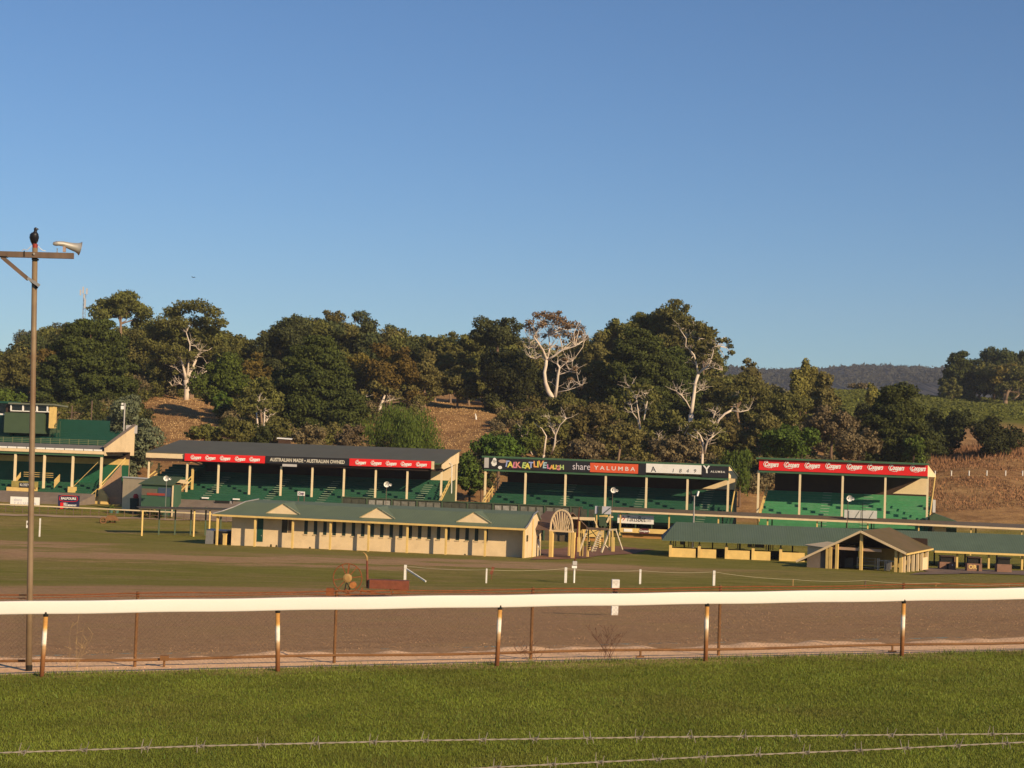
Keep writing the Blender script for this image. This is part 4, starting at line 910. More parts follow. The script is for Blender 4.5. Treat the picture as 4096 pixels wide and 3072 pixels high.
for h in (.1,.4,.7,1.0): gb.bar((-2.3,0,h),(-.6,0,h),.04)
for x in (-2.3,-.6): gb.bar((x,0,0),(x,0,1.05),.05)
gb.make('bars',M_steel,g)
P=sh.world(sh.u(3545,2285,.8),.8,0)
r2=empty('weighing_crate',(P.x,P.y,P.z),sh.yaw,'grey slatted steel crate beside the right front post inside the shelter','crate')
for x in (-.9,-.75,-.2,-.05,.1,.25,.7): MB().box(x,x+.09,0,.05,0,1.0+.1*(x<-.7)).make('slat',M_steel,r2)
MB().box(-.9,.8,-.02,.0,.85,.95).make('top_rail',M_steel,r2); MB().box(-.2,.3,.1,.8,.1,.8).make('bin',M_conc,r2)

# ================================================================== hut + bin + bush area under left bay of stand A
fh=Fr(565,204,690,203,1990,-10.8)
r=fh.root('green_hut','small green hut with bluish window beneath the left bay of the long grandstand','hut')
h1=fh.w(600,1937); MB().box(0,fh.len,0,2.5,-.2,h1).make('wall',mat('hut_green_paint',(.045,.10,.06),.7,.1,1),r)
MB().slab([(-.3,-.3,h1+.05),(fh.len+.1,-.3,h1+.05),(fh.len+.1,2.6,h1+1.0),(.3,2.6,h1+1.0)],.1).make('roof',M_boxgreen,r)
a=fh.pix(632,1985,-.03);b=fh.pix(688,1952,-.03); MB().box(a[0],b[0],-.04,0,a[1],b[1]).make('window',mat('blue_grey_window',(.05,.075,.12),.3,.1,1),r)
a=fh.pix(566,1980,-.03);b=fh.pix(628,1956,-.03); MB().box(a[0],b[0],-.04,0,a[1],b[1]).make('window',mat('brownish_blind',(.13,.11,.08),.6,.1,1),r)
a=fh.pix(588,1980,-.03);b=fh.pix(660,1974,-.03); MB().box(a[0],b[0],-.08,-.04,a[1],b[1]).make('red_panel',mat('dull_red_panel',(.30,.05,.03),.7,.1,1),r)
u=fh.u(693,1960); MB().box(u-.07,u+.07,-.2,-.05,-.2,fh.w(693,1942)).make('post',M_cream,r)
P=W(538,2000,207); z=TZ(P.x,P.y); r=empty('wheelie_bin',(P.x,P.y,z),0,'dark green tall bin with a red lid item against the low cream wall','bin')
MB().prism([(-.42,0),(.42,0),(.5,1.9),(-.5,1.9)],-.4,.4).make('body',mat('bin_green',(.01,.03,.02),.6,.1,1),r); MB().tube([(.15,0,1.9),(.15,0,2.15),(.1,0,2.45)],[.3,.36,.2],8).make('red_lid',mat('red_plastic',(.45,.03,.03),.5,.1,1),r)

# ================================================================== free-standing signs
def sign(px0,px1,yt,yb,Z,m,label,texts,cat='sign',name='advertising_sign',yfoot=2040):
    fr=Fr(px0,Z,px1,Z-.3,(yt+yb)/2); r=fr.root(name,label,cat); a=fr.w((px0+px1)/2,yb); b=fr.w((px0+px1)/2,yt)
    p=MB().box(0,fr.len,0,.1,a,b).make('panel',m,r)
    for f in (.08,.92): MB().box(fr.len*f-.05,fr.len*f+.05,.1,.18,-.3,b-.1).make('post',M_timber,r)
    for (s,x,y,sz,mm,kw) in texts:
        q=fr.pix(x,y,-.02); text_mesh('lettering',s,sz,mm,p,q[0],-.015,q[1],**kw)
    return fr,r,p,a,b
M_ltext=mat('pale_grey_lettering',(.45,.45,.55),.6,.05,2)
fr,r,p,a,b=sign(41,158,1988,2024,211,M_white,'white board with faint grey lettering standing in front of the left grandstand',[('YALUMBA',100,2013.5,.42,M_ltext,dict(spacing=1.5,width=3.0)),('share',72,1999,.5,M_ltext,dict(xs=1))])
fr,r,p,a,b=sign(232,317,1982,2034,209,M_navy,'dark navy board with a red-ringed name and small white lines of text',[('BALFOURS',274,1994.5,.42,M_white,dict(width=2.0,bold=.012)),('NO.1',262,2014,.22,M_white,dict(bold=.01)),('FOR BREAKFAST',280,2021.5,.26,M_white,dict(width=1.7,bold=.012)),('PIES',266,2030,.22,M_white,dict(bold=.01))])
q=fr.pix(274,1994.5,-.03); rg=MB(); N_=20
pts=[(q[0]+1.22*math.copysign(abs(math.cos(2*PI*k/N_))**.6,math.cos(2*PI*k/N_)),-.02,q[1]+.37*math.copysign(abs(math.sin(2*PI*k/N_))**.6,math.sin(2*PI*k/N_))) for k in range(N_+1)]
rg.tube(pts,.035,5,cap=False); rg.make('red_ring',M_red,p)
q=fr.pix(247,2021,-.03); MB().box(q[0]-.2,q[0]+.2,-.03,-.01,q[1]-.45,q[1]+.35).make('painted_cup',M_red,p)
fr,r,p,a,b=sign(859,930,2003,2019,205,M_blackobj,'black board mounted on the concrete apron, its top edge tucked by the walkway',[('B',923,2011,.55,M_grey,dict())])
fr,r,p,a,b=sign(1190,1218,1966,1983,201,M_white,'small white sign with dark squiggle standing before the long grandstand',[('Coop',1204,1974,.42,mat('purple_lettering',(.10,.03,.10),.6,.05,1),dict(shear=.3,width=.7,bold=.012))])
fr,r,p,a,b=sign(3377,3508,2041,2073,194,mat('grey_trailer_panel',(.42,.42,.40),.6,.1,1.2),'plain pale grey panel screen in front of the bright green seating',[],'screen','panel_screen')
m=MB()
for f in (.14,.33,.52,.76): m.bar((fr.len*f,-.03,a),(fr.len*f+(.5 if f in (.33,.76) else 0),-.03,b-.1),.045)
m.make('seam_bars',M_boxgreen,p)
# white downpipe box beside stand C
fr=Fr(3731,200,3739,200,2020); r=fr.root('white_tank','tall narrow white box at the right end of the red-banner grandstand','box'); h0=fr.w(3735,2050);h1=fr.w(3735,1999); MB().box(0,.35,0,.4,h0,h1).make('body',M_grey,r); MB().box(.05,.3,.1,.3,-.5,h0).make('stand',M_boxgreen,r)
fr=Fr(3720,195,3800,194.5,2060); r=fr.root('green_lean_to','low dark green lean-to roof right of the red-banner grandstand','shed'); h=fr.w(3740,2060); MB().prism([(0,-.3),(fr.len+.8,-.3),(fr.len+.8,fr.w(3800,2085)),(0.6,fr.w(3740,2055)),(0,fr.w(3725,2065))],0,3).make('body',M_boxgreen,r)
fr=Fr(3737,194,3785,194,2110); r=fr.root('kiosk_box','small cream kiosk box under the walkway right of the grandstand','kiosk'); MB().box(0,fr.len,0,1.5,-.2,fr.w(3760,2105)).make('body',M_cream,r); MB().box(-.05,fr.len+.05,-.1,1.6,fr.w(3760,2105),fr.w(3760,2105)+.1).make('roof',M_creamy,r)

# ================================================================== horn speakers on poles
def lathe(prof,n=16,cx=0,cz=0,axis='y'):
    mb=MB(); vs=[];fs=[]
    for (y,r) in prof:
        for k in range(n): t=2*PI*k/n; vs.append((cx+r*math.cos(t),y,cz+r*math.sin(t)))
    for i in range(len(prof)-1):
        for k in range(n): fs.append((i*n+k,(i+1)*n+k,(i+1)*n+(k+1)%n,i*n+(k+1)%n))
    return vs,fs
proto=None
labs=['white horn speaker on a thin pole beside the green hut','white horn speaker on a thin pole before the long grandstand seating','white horn speaker on a thin pole before the dark-banner grandstand','white horn speaker on a thin pole before the bright green seating']
for i,(x,y,Z) in enumerate(((666,1913,199),(1546,1937,190),(2451,1960,192),(3393,1993,178))):
    P=W(x,y,Z); z0=TZ(P.x,P.y); H=P.z-z0
    r=empty('speaker_pole',(P.x,P.y,z0),0,labs[i],'speaker pole','horn speaker poles')
    MB().tube([(0,.1,0),(0,.1,H-.2)],.035,6).make('pole',M_timber if i else M_steel,r)
    vs,fs=lathe([(-.45,.34),(-.42,.32),(-.25,.17),(-.05,.10),(.15,.08)],18); h=MB().add(vs,fs).make('horn',M_white,r,smooth=True); h.location=(0,0,H); h.rotation_euler=(0,0,.15)
    c=MB().tube([(0,-.44,0),(0,-.2,0)],[.10,.05],10).make('horn_core',M_grey,h)
    vs,fs=lathe([(-.2,.15),(-.1,.08),(.1,.05)],12,.5,-.05); h2=MB().add(vs,fs).make('small_horn',M_white,r); h2.location=(0,0,H)
    MB().bar((-.4,.1,H-.05),(.55,.1,H-.08),.05).make('bracket',M_steel,r)
P=W(2778,1966,184); z0=TZ(P.x,P.y); H=P.z-z0
r=empty('twin_floodlight',(P.x,P.y,z0),0,'slim grey light pole with two small tilted lamps before the dark-banner grandstand','light pole')
MB().tube([(0,0,0),(0,0,H-.5)],[.12,.07],8).make('pole',M_steel,r); MB().bar((-.35,0,H-.5),(.35,0,H-.5),.05).make('crossarm',M_steel,r)
for sx,m in ((-1,M_blackobj),(1,M_white)): MB().bar((sx*.3,-.1,H-.5),(sx*.45,-.05,H+.05),.2,.16).make('lamp',m,r)
# striped mast with white box
P=G(2296,2332); r=empty('control_post',(P.x,P.y,P.z),0,'white post carrying a white box and a tall dark red pole','control post')
s_=6500/P.y
MB().tube([(0,0,-.1),(0,0,1.1)],.06,8).make('post',M_white,r); MB().box(-.18,.16,-.12,.12,1.0,1.16).make('collar',M_white,r); MB().box(-.13,.16,-.12,.12,1.22,(2332-2245)/s_).make('box',M_grey,r)
MB().tube([(0,0,(2332-2246)/s_),(.12,.02,(2332-2120)/s_),(.2,.02,(2332-2030)/s_)],[.045,.04,.025],7).make('pole',mat('dark_red_pole',(.11,.02,.012),.7,.3,3),r)
# ================================================================== far running rail on the left
mbr=MB(); prev=None; tops=[]
r=None
for k,px in enumerate(range(-80,980,34)):
    y0=2152-0; Z=203-(px/900)*4; P=W(px,2050,Z); z=TZ(P.x,P.y)
    if r is None: r=empty('far_running_rail',(P.x,P.y,z),0,'faded cream running rail along the far edge of the field at left','rail fence'); O=Vector((P.x,P.y,z))
    q=Vector((P.x,P.y,z))-O; tops.append(q+Vector((0,0,.95)))
    MB().bar(q+Vector((0,0,-.2)),q+Vector((0,0,.92)),.07).make('post',M_timber,r)
for i,(a,b) in enumerate(zip(tops,tops[1:])): mbr.bar(a,b+(b-a)*.01,.09,.16)
mbr.make('rail',mat('faded_cream_rail',(.52,.42,.26),.7,.25,.15),r)
lw=MB()
for a,b in zip(tops,tops[1:]): lw.bar(a-Vector((0,0,.5)),b-Vector((0,0,.5)),.05)
lw.make('lower_rail',mat('brown_weathered_rail',(.16,.09,.05),.8,.2,1),r)
# ================================================================== field post-and-rope fence
W_=[(1620,2322,2260,.17),(1945,2333,2275,.10),(2262,2332,2270,.17),(2560,2337,2278,.13),(2855,2343,2283,.16)]
M_pw=mat('flaking_white_post',(.66,.64,.60),.7,.12,8,dirt=(.25,.2,.15),dirt_amt=.7)
pl_=[]
for i,(x,yb,yt,wd) in enumerate(W_):
    P=G(x,yb); h=(yb-yt)*P.y/6500; pl_.append(P+Vector((0,0,h*.92)))
    r=empty('fence_post',(P.x,P.y,P.z),0,('white corner post with a diagonal brace at the left end of the rope line','thin white rope-line post left of a small red stake','thick white rope-line post beside the white control box','greyish thin rope-line post above the white marker post','white rope-line post, rightmost of the tall white ones')[i],'fence post','white posts of the rope line')
    MB().box(-wd/2,wd/2,-wd/2,wd/2,-.1,h).make('post',M_pw,r)
    if i==0:
        Q=G(1703,2329); MB().bar((.05,0,h*.75),tuple(Vector((Q.x-P.x,Q.y-P.y,Q.z-P.z+.05))),.09).make('brace',M_pw,r)
for i,(x,yb,yt) in enumerate(((3171,2345,2318),(3461,2348,2322),(3743,2347,2332),(4036,2348,2338))):
    P=G(x,yb); h=(yb-yt)*P.y/6500; pl_.append(P+Vector((0,0,h)))
    o=MB().tube([(0,0,-.05),(0,0,h)],.045,6).make('stake',M_yellowrust if i!=1 else M_timber,loc=P); tag(o,('short rusty stake on the rope line, left of the gabled shelter','short dark stake on the rope line before the gabled shelter','short pale stake on the rope line right of the gabled shelter','stub of a stake at the far right of the rope line')[i],'stake','stakes of the rope line')
mb=MB(); pp=[]
for a,b in zip(pl_,pl_[1:]):
    for k in range(8):
        t=k/8; q=a.lerp(b,t); q.z-=.1*4*t*(1-t); pp.append(q)
pp.append(pl_[-1]); pp.append(pl_[-1]+Vector((12,0,0))); o=pp[0]; mb.tube([q-o for q in pp],.012,4); ob=mb.make('rope',mat('pale_rope',(.38,.34,.22),.8,.1,1),loc=o); tag(ob,'thin pale rope strung along the white posts across the field','rope')
P=G(1966,2318); o=MB().bar((-.05,0,.35),(.1,0,.85),.14,.2).bar((0,0,0),(0,0,.3),.04).make('red_stake',M_redrust,loc=P); tag(o,'small red flagged stake leaning beside a white post','stake')
# white marker post in the field
P=G(2458,2461); s_=6500/P.y
r=empty('marker_post',(P.x,P.y,P.z),.05,'stout white marker post with square head behind the white rail','marker post')
MB().prism([(-.115,-.1),(.115,-.1),(.115,88/s_),(-.115,88/s_)],-.1,.1).make('post',M_pw,r); MB().box(-.13,.13,-.12,.12,106/s_,142/s_).make('head',M_pw,r); MB().tube([(0,0,85/s_),(0,0,110/s_)],.09,8).make('band',M_blackobj,r)
# little markers in far left field
for i,(x,yb,yt,w_) in enumerate(((110,2112,2083,.28),(158,2147,2074,.13))):
    P=G(x,yb,60); h=(yb-yt)*P.y/6500; r=empty('white_marker',(P.x,P.y,P.z),0,('short white box marker at the left of the field behind the big pole','tall thin white stake right of the big pole')[i],'marker')
    MB().box(-w_/2,w_/2,-.08,.08,-.05,h).make('post',M_pw,r)
    if i==0: MB().box(-.06,.1,-.1,-.08,h*.4,h*.75).make('number_plate',M_conc,r)
# old wheels near the far left rail
for i,(x,yb) in enumerate(((412,2094),(449,2092))):
    P=G(x,yb,60); rr=.34; mb=MB(); n=12; pts=[(rr*math.cos(2*PI*k/n),0,rr+rr*math.sin(2*PI*k/n)) for k in range(n+1)]; mb.tube(pts,.1,6,cap=False); mb.bar((-rr,0,rr),(rr,0,rr),.06); mb.bar((0,0,0),(0,0,2*rr),.06)
    r=empty('cart_wheel',P,.2,('dark cart wheel, left one of a pair lying by the far path','dark cart wheel, right one of a pair by the far path')[i],'wheel'); mb.make('rim',M_rust2,r)
    if i==0: MB().prism([(0,.35),(1.9,.35),(1.5,.8),(1.2,1.0),(.5,.95)],.1,.7).make('drawbar_frame',M_rust2,r)
# ================================================================== rusty farm machine
P=G(1400,2384,40); s_=6500/P.y; Y=P.y
r=empty('rusty_machine',(P.x,P.y,P.z),0,'rusty old stationary machine with big spoked wheel, tall chimney pipe and long box','farm machine')
def lp(x,y,v=0): q=W(x,y,Y+v); return (q.x-P.x,v,q.z-P.z)
hub=lp(1390,2312,-.2); R_=57/s_
rim=MB(); pts=[(hub[0]+R_*math.cos(2*PI*k/28),hub[1],hub[2]+R_*math.sin(2*PI*k/28)) for k in range(29)]; rim.tube(pts,.026,6,cap=False)
wh=rim.make('wheel',M_rust,r)
for a in (8,50,85,115,190,230,310): 
    t=math.radians(a); c,s2=math.cos(t),math.sin(t); MB().bar((hub[0]+.15*c,hub[1]-.02,hub[2]+.15*s2),(hub[0]+R_*.98*c,hub[1]-.02,hub[2]+R_*.98*s2),.035 if a>120 or a<20 else .075,.04).make('spoke',M_rust,wh)
vs,fs=lathe([(-.12,.0),(-.12,.12),(-.08,.21),(.06,.22),(.1,.0)],20); h=MB().add(vs,fs).make('hub_disc',M_yellowrust,wh,smooth=False); h.location=hub
q=lp(1412,2340,-.1); vs,fs=lathe([(-.2,0),(-.2,.15),(.1,.17),(.1,0)],14); h=MB().add(vs,fs).make('flywheel',mat('orange_rust_metal',(.33,.13,.035),.75,.25,6),r); h.location=q
MB().bar(lp(1385,2330,-.25),lp(1378,2365,-.25),.05).bar(lp(1383,2322,-.25),lp(1398,2352,-.25),.035).make('crank',M_blackobj,r)
MB().tube([lp(1470,2352),lp(1468,2242)],[.065,.05],10).make('chimney_pipe',M_redrust,r)
MB().tube([lp(1468,2243),lp(1467,2228),lp(1462,2217),lp(1452,2208)],[.04,.055,.035,.01],8).make('chimney_cap',M_yellowrust,r)
a=lp(1473,2352); b=lp(1636,2323); MB().box(a[0],b[0],-.25,.35,a[2],b[2]).make('long_box',M_redrust,r); MB().box(a[0]-.0,a[0]+.07,-.28,-.25,a[2],b[2]).make('end_plate',M_blackobj,r)
fr_=MB(); 
for (x0,y0,x1,y1) in ((1375,2378,1640,2374),(1430,2362,1540,2378),(1380,2350,1400,2382),(1400,2350,1385,2382),(1450,2350,1440,2378),(1560,2356,1570,2380),(1470,2366,1600,2360)): fr_.bar(lp(x0,y0,-.1),lp(x1,y1,-.1),.06)
fr_.make('frame',M_rust,r); a=lp(1575,2374); b=lp(1626,2354); MB().box(a[0],b[0],-.2,.25,a[2],b[2]).make('engine_block',M_rust2,r)
MB().box(lp(1395,0)[0],lp(1425,0)[0],-.15,.2,.0,.35).make('support_leg',M_rust,r)
# ================================================================== foreground: white running rail
def base_z(X,Y): return TZ(X,Y)
RP=[(170,24.3),(3608,27.3)]
A=W(170,2700,24.3); B=W(3608,2630,27.3); A.z=0;B.z=0; du=(B-A).normalized()
def railp(px,py=2500):
    # point on the rail line in plan seen at column px
    d=ray(px,py); n=Vector((-du.y,du.x,0)); t=(A-Vector((0,0,0))).dot(n)/Vector((d.x,d.y,0)).dot(n); return Vector((d.x*t,d.y*t,0))
posts=[170,1104,1967,2797,3608]
Pp=[railp(x,2690-i*15) for i,x in enumerate(posts)]
step=(Pp[-1]-Pp[0])/4
Pp=[Pp[0]-step*4]+[Pp[0]+step*i for i in range(-3,8)]+[Pp[-1]+step*4]
def zline(x,y_px): 
    P=railp(x,y_px); d=ray(x,y_px); return CAM.z+d.z/d.y*P.y
zt0=zline(170,2403.5); zt1=zline(3608,2357.5); P0=railp(170,2403); P1=railp(3608,2358)
def ztop(P): f=(P-P0).dot(du)/(P1-P0).dot(du); return zt0+(zt1-zt0)*f
rail=empty('running_rail',(Pp[0].x,Pp[0].y,TZ(Pp[0].x,Pp[0].y)),0,'white racecourse running rail on rusty posts across the foreground','rail fence'); O=Vector(rail.location)
n_=Vector((-du.y,du.x,0))
# rail profile: rounded, taller than wide
prof_=[]; hh=.198; ww=.085
for k in range(20):
    t=2*PI*k/20; c,s2=math.cos(t),math.sin(t); prof_.append((ww/2*math.copysign(abs(c)**.4,c),hh/2*math.copysign(abs(s2)**.3,s2)))
a=Pp[0]-step*.5; b=Pp[-1]+step*.5; mb=MB(); vs=[];NS=150
for i in range(NS+1):
    q=a.lerp(b,i/NS); z=ztop(q)-hh/2+.004*math.sin(i*.9)
    for (x,y) in prof_: w=q+n_*x; vs.append((w.x-O.x,w.y-O.y,z+y-O.z))
m=20; fs=[(i*m+k,i*m+(k+1)%m,(i+1)*m+(k+1)%m,(i+1)*m+k) for i in range(NS) for k in range(m)]
mb.add(vs,fs); mb.make('rail',M_rail,rail,smooth=True)
jn=MB(); 
for q in (Pp[1]+step*.55,Pp[3]+step*.3): 
    pass
def post_mat():
    m=bpy.data.materials.new('rusty_post_with_flaking_white_paint'); m.use_nodes=True; nt=m.node_tree; N=nt.nodes; L=nt.links; bs=N['Principled BSDF']; bs.inputs['Roughness'].default_value=.7
    tc=N.new('ShaderNodeTexCoord'); sp=N.new('ShaderNodeSeparateXYZ'); L.new(tc.outputs['Generated'],sp.inputs[0]); nz=N.new('ShaderNodeTexNoise'); nz.inputs['Scale'].default_value=9; nz.inputs['Detail'].default_value=5; L.new(tc.outputs['Object'],nz.inputs['Vector'])
    ad=N.new('ShaderNodeMath'); ad.operation='MULTIPLY_ADD'; ad.inputs[1].default_value=.12; L.new(nz.outputs['Fac'],ad.inputs[0]); L.new(sp.outputs['Z'],ad.inputs[2])
    rp=N.new('ShaderNodeValToRGB'); cr=rp.color_ramp; st=[(0,(.16,.085,.045)),(.25,(.19,.07,.028)),(.55,(.24,.10,.03)),(.68,(.42,.27,.13)),(.74,(.72,.64,.52)),(.88,(.74,.66,.55)),(.95,(.55,.30,.07)),(1,(.45,.22,.05))]
    cr.elements[0].color=(*st[0][1],1); cr.elements[1].position=1; cr.elements[1].color=(*st[-1][1],1)
    for p,c in st[1:-1]: e=cr.elements.new(p); e.color=(*c,1)
    oi=N.new('ShaderNodeObjectInfo'); a2=N.new('ShaderNodeMath'); a2.operation='MULTIPLY_ADD'; a2.inputs[1].default_value=.16; a2.inputs[2].default_value=-.08; L.new(oi.outputs['Random'],a2.inputs[0]); a3=N.new('ShaderNodeMath'); a3.operation='ADD'; L.new(ad.outputs[0],a3.inputs[0]); L.new(a2.outputs[0],a3.inputs[1]); L.new(a3.outputs[0],rp.inputs[0]); n2=N.new('ShaderNodeTexNoise'); n2.inputs['Scale'].default_value=30; L.new(tc.outputs['Object'],n2.inputs['Vector']); r=N.new('ShaderNodeMapRange'); r.inputs[3].default_value=.75; r.inputs[4].default_value=1.25; L.new(n2.outputs['Fac'],r.inputs[0])
    hs=N.new('ShaderNodeHueSaturation'); L.new(rp.outputs[0],hs.inputs['Color']); L.new(r.outputs[0],hs.inputs['Value']); L.new(hs.outputs[0],bs.inputs['Base Color']); return m
M_post=post_mat()
for i,q in enumerate(Pp[1:12]):
    zb=TZ(q.x,q.y)-.12; zt=ztop(q)-hh-.035; f=Vector((q.x,q.y,0))-Vector((O.x,O.y,0))
    lean=(.004,-.006,.01,.012,-.02,.01,.0,.006,-.004,.008,.0)[i]
    MB().tube([(f.x-lean,f.y,zb-O.z),(f.x,f.y,(zb+zt)/2-O.z),(f.x+lean,f.y+.0,zt-O.z)],[.036,.035,.034],14).make('post',M_post,rail,smooth=True)
    MB().tube([(f.x+lean,f.y,zt-O.z),(f.x+lean,f.y,zt+.07-O.z)],[.036,.042],12).make('bracket',M_blackobj,rail)
# ================================================================== chain link fence
FA=W(540,2680,28.3); FB=W(2877,2635,30.2); FA.z=0;FB.z=0; dv_=(FB-FA).normalized()
fposts=[540,1338,2125,2877,3612,-260]
def fencep(px,py=2640):
    d=ray(px,py); n=Vector((-dv_.y,dv_.x,0)); t=FA.dot(n)/Vector((d.x,d.y,0)).dot(n); return Vector((d.x*t,d.y*t,0))
s0p=fencep(-420); s1p=fencep(4500)
cf=empty('chain_link_fence',(s0p.x,s0p.y,TZ(s0p.x,s0p.y)),0,'rusty chain-link fence with pipe rails just behind the white rail','fence'); O=Vector(cf.location)
Lf=(s1p-s0p).length
def fz(t,h): q=s0p.lerp(s1p,t/Lf); return Vector((q.x-O.x,q.y-O.y,TZ(q.x,q.y)+h-O.z))
HF=1.27
for px in fposts:
    q=fencep(px,2640); t=(q-s0p).length; a=fz(t,-.2); b=fz(t,HF+.03); MB().tube([a+n_*.05,b+n_*.05],.028,10).make('post',M_rust2,cf)
tr=MB(); br=MB()
K=24
tr.tube([fz(Lf*k/K,HF+.012*math.sin(k*1.7)) for k in range(K+1)],.012,6); tr.tube([fz(Lf*k/K,HF-.05+.012*math.sin(k*2.1)) for k in range(K+1)],.008,6); tr.make('top_wire',M_rust,cf)
br.tube([fz(Lf*k/K,.135+.012*math.sin(k*1.1)) for k in range(K+1)],.024,8); br.make('bottom_rail',M_rust2,cf)
me_=MB(); dg=.078; k=-int(HF/dg)-1
def wire(t0,h0,t1,h1):
    a=fz(t0,h0); b=fz(t1,h1); d=b-a; w=.0014; me_.add([a+Vector((0,-w,-w)),a+Vector((0,w,-w)),a+Vector((0,0,w*1.2)),b+Vector((0,-w,-w)),b+Vector((0,w,-w)),b+Vector((0,0,w*1.2))],[(0,1,4,3),(1,2,5,4),(2,0,3,5)])
t=-HF
while t<Lf:
    a=max(t,0); b=min(t+HF-.1,Lf)
    if b>a: wire(a,.1+(a-t),b,.1+(b-t)); wire(a,HF-(a-t),b,HF-(b-t))
    t+=dg
me_.make('chain_wire',M_mesh,cf)
for i,(x,y) in enumerate(((660,2628),(2560,2640),(3566,2634))):
    q=fencep(x,y); z=TZ(q.x,q.y); o=MB().tube([(0,0,0),(0,0,.13)],.02,6).box(-.07,.07,-.04,.04,.11 if i==0 else .0,.2 if i==0 else .04).make('pipe_stub',M_rust2,loc=(q.x,q.y-.05,z)); tag(o,('short rusty pipe stub with valve at the fence foot, left part','low rusty stub at the fence foot below the marker post','low rusty stub at the fence foot left of the last rail post')[i],'pipe stub')
# dead weeds at fence
def weeds(px,py,n,h,spread,label,m):
    q=fencep(px,py); z=TZ(q.x,q.y-.1); mb=MB()
    for i in range(n):
        a=rnd.uniform(-1,1); hh=h*rnd.uniform(.45,1); pts=[(rnd.uniform(-.1,.1),0,0)]; x=a*.05
        for k in range(1,5): pts.append((pts[0][0]+a*spread*(k/4)**1.3+rnd.uniform(-.02,.02),rnd.uniform(-.05,.05),hh*k/4))
        mb.tube(pts,[.003,.0025,.002,.0015,.001],4)
        for j in range(3):
            t=rnd.randint(2,4); p=pts[t]; mb.tube([p,(p[0]+rnd.uniform(-.12,.12),p[1],p[2]+rnd.uniform(.04,.14))],[.002,.004],4)
    o=mb.make('dead_weed',m,loc=(q.x,q.y-.12,z)); tag(o,label,'weed'); return o
M_tw=mat('dead_brown_stems',(.10,.045,.03),.9,.2,10); M_straw=mat('straw_stems',(.35,.24,.11),.8,.15,10)
weeds(2420,2640,16,.55,.38,'reddish-brown dead weed stems at the fence foot right of centre',M_tw)
weeds(2130,2645,7,.3,.25,'small brown twiggy weed around a fence post',M_tw)
weeds(300,2680,5,.85,.45,'tall pale straw stem leaning right at the fence foot near the big pole',M_straw)
# ================================================================== big pole, crow, horn
q=fencep(112,2690); Zp=q.y-.25; z0=TZ(q.x,Zp)
base=W(116,2684,Zp); top=W(140,985,Zp)
sp_=empty('loudspeaker_pole',(base.x,Zp,TZ(base.x,Zp)),0,'tall rusty steel pole with timber crossarm at the left edge','utility pole'); O=Vector(sp_.location)
def lp(x,y,v=0): w=W(x,y,Zp+v); return Vector((w.x-O.x,v,w.z-O.z))
b_=lp(116,2684); t_=lp(140,992); b_.z=-.2
MB().tube([b_,b_.lerp(t_,.25),b_.lerp(t_,.5),b_.lerp(t_,.75),t_],[.052,.050,.048,.047,.046],18).make('pole',mat('brown_painted_steel_pole',(.19,.135,.08),.55,.2,2,dirt=(.13,.06,.03),dirt_amt=.7),sp_,smooth=True)
MB().tube([t_,lp(140.3,976)],[.044,.044],16).make('pole_cap',mat('red_cap_paint',(.26,.03,.02),.6,.2,6),sp_)
MB().tube([lp(116,2684)-Vector((0,0,.15)),lp(116.5,2660)],[.056,.056],16).make('painted_base_shadow',M_blackobj,sp_)  # black sleeve painting the rail's shadow onto the pole foot
ca=lp(-330,1008,-.08); cb=lp(294,1024,-.08)
MB().bar(ca,cb,.07,.098).make('crossarm',M_timber,sp_)
MB().bar(lp(8,1028,-.08),lp(113,1117,-.08),.05,.062).make('brace',M_timber,sp_)
MB().bar(lp(110,1112,-.11),lp(158,1143,-.11),.012,.05).make('brace_strap',M_steel,sp_)
MB().bar(lp(100,1100,-.02),lp(150,1152,-.02),.04,.03).make('brace_bracket',M_blackobj,sp_)
MB().bar(lp(-5,1026,-.08),lp(30,1028,-.08),.08,.02).make('brace_plate',M_blackobj,sp_)
MB().bar(lp(130,1037,-.03),lp(152,1038,-.03),.1,.03).make('clamp',M_blackobj,sp_)
MB().tube([lp(136,1015,-.14),lp(136,1015,-.11)],[.018,.022],8).make('bolt',M_steel,sp_)
MB().bar(lp(97,1003,-.118),lp(97,1027,-.118),.015,.015).make('cable_tie',M_blackobj,sp_)
MB().tube([lp(128,982,-.02),lp(117,992,-.05),lp(108,1001,-.06),lp(95,997,-.06),lp(87,1003,-.06)],.006,6).make('cable',M_grey,sp_)
MB().tube([lp(153,985,-.02),lp(161,994,-.05),lp(170,1001,-.06),lp(182,1004,-.06)],.006,6).make('cable',M_white,sp_)
MB().tube([lp(228,1010,-.08),lp(229,1000,-.08),lp(229,994,-.08)],[.01,.006,.014],6).make('insulator_pin',M_steel,sp_)
# horn speaker (rests on the crossarm)
hb=W(257,1008,Zp-.08); hs_=empty('horn_loudspeaker',hb,0,'grey metal horn loudspeaker pointing right on the crossarm','loudspeaker'); 
def hp(x,y,v=0): w=W(x,y,Zp-.08); return (w.x-hb.x,v+(x-257)*.0019,w.z-hb.z)
MB().box(-.02,.022,-.025,.025,0,.12).make('bracket',mat('pinkish_bracket',(.35,.25,.22),.6,.1,5),hs_)
pts=[hp(222,976.5),hp(236,975),hp(252,975.5),hp(268,980),hp(284,984.5),hp(300,988),hp(308,990),hp(314,991.5)]
rad=[(r_/253.0) for r_ in (8,10,11,13.5,16.5,20,24,29)]
bell=MB(); bell.tube(pts,rad,24,cap=False); bell.make('horn_bell',mat('brushed_grey_metal',(.42,.40,.36),.45,.1,4,metal=.4),hs_,smooth=True)
d_=(Vector(pts[-1])-Vector(pts[-3])).normalized(); rp_=[]
ax=Vector((0,1,0)); az=d_.cross(ax).normalized(); ax=az.cross(d_).normalized()
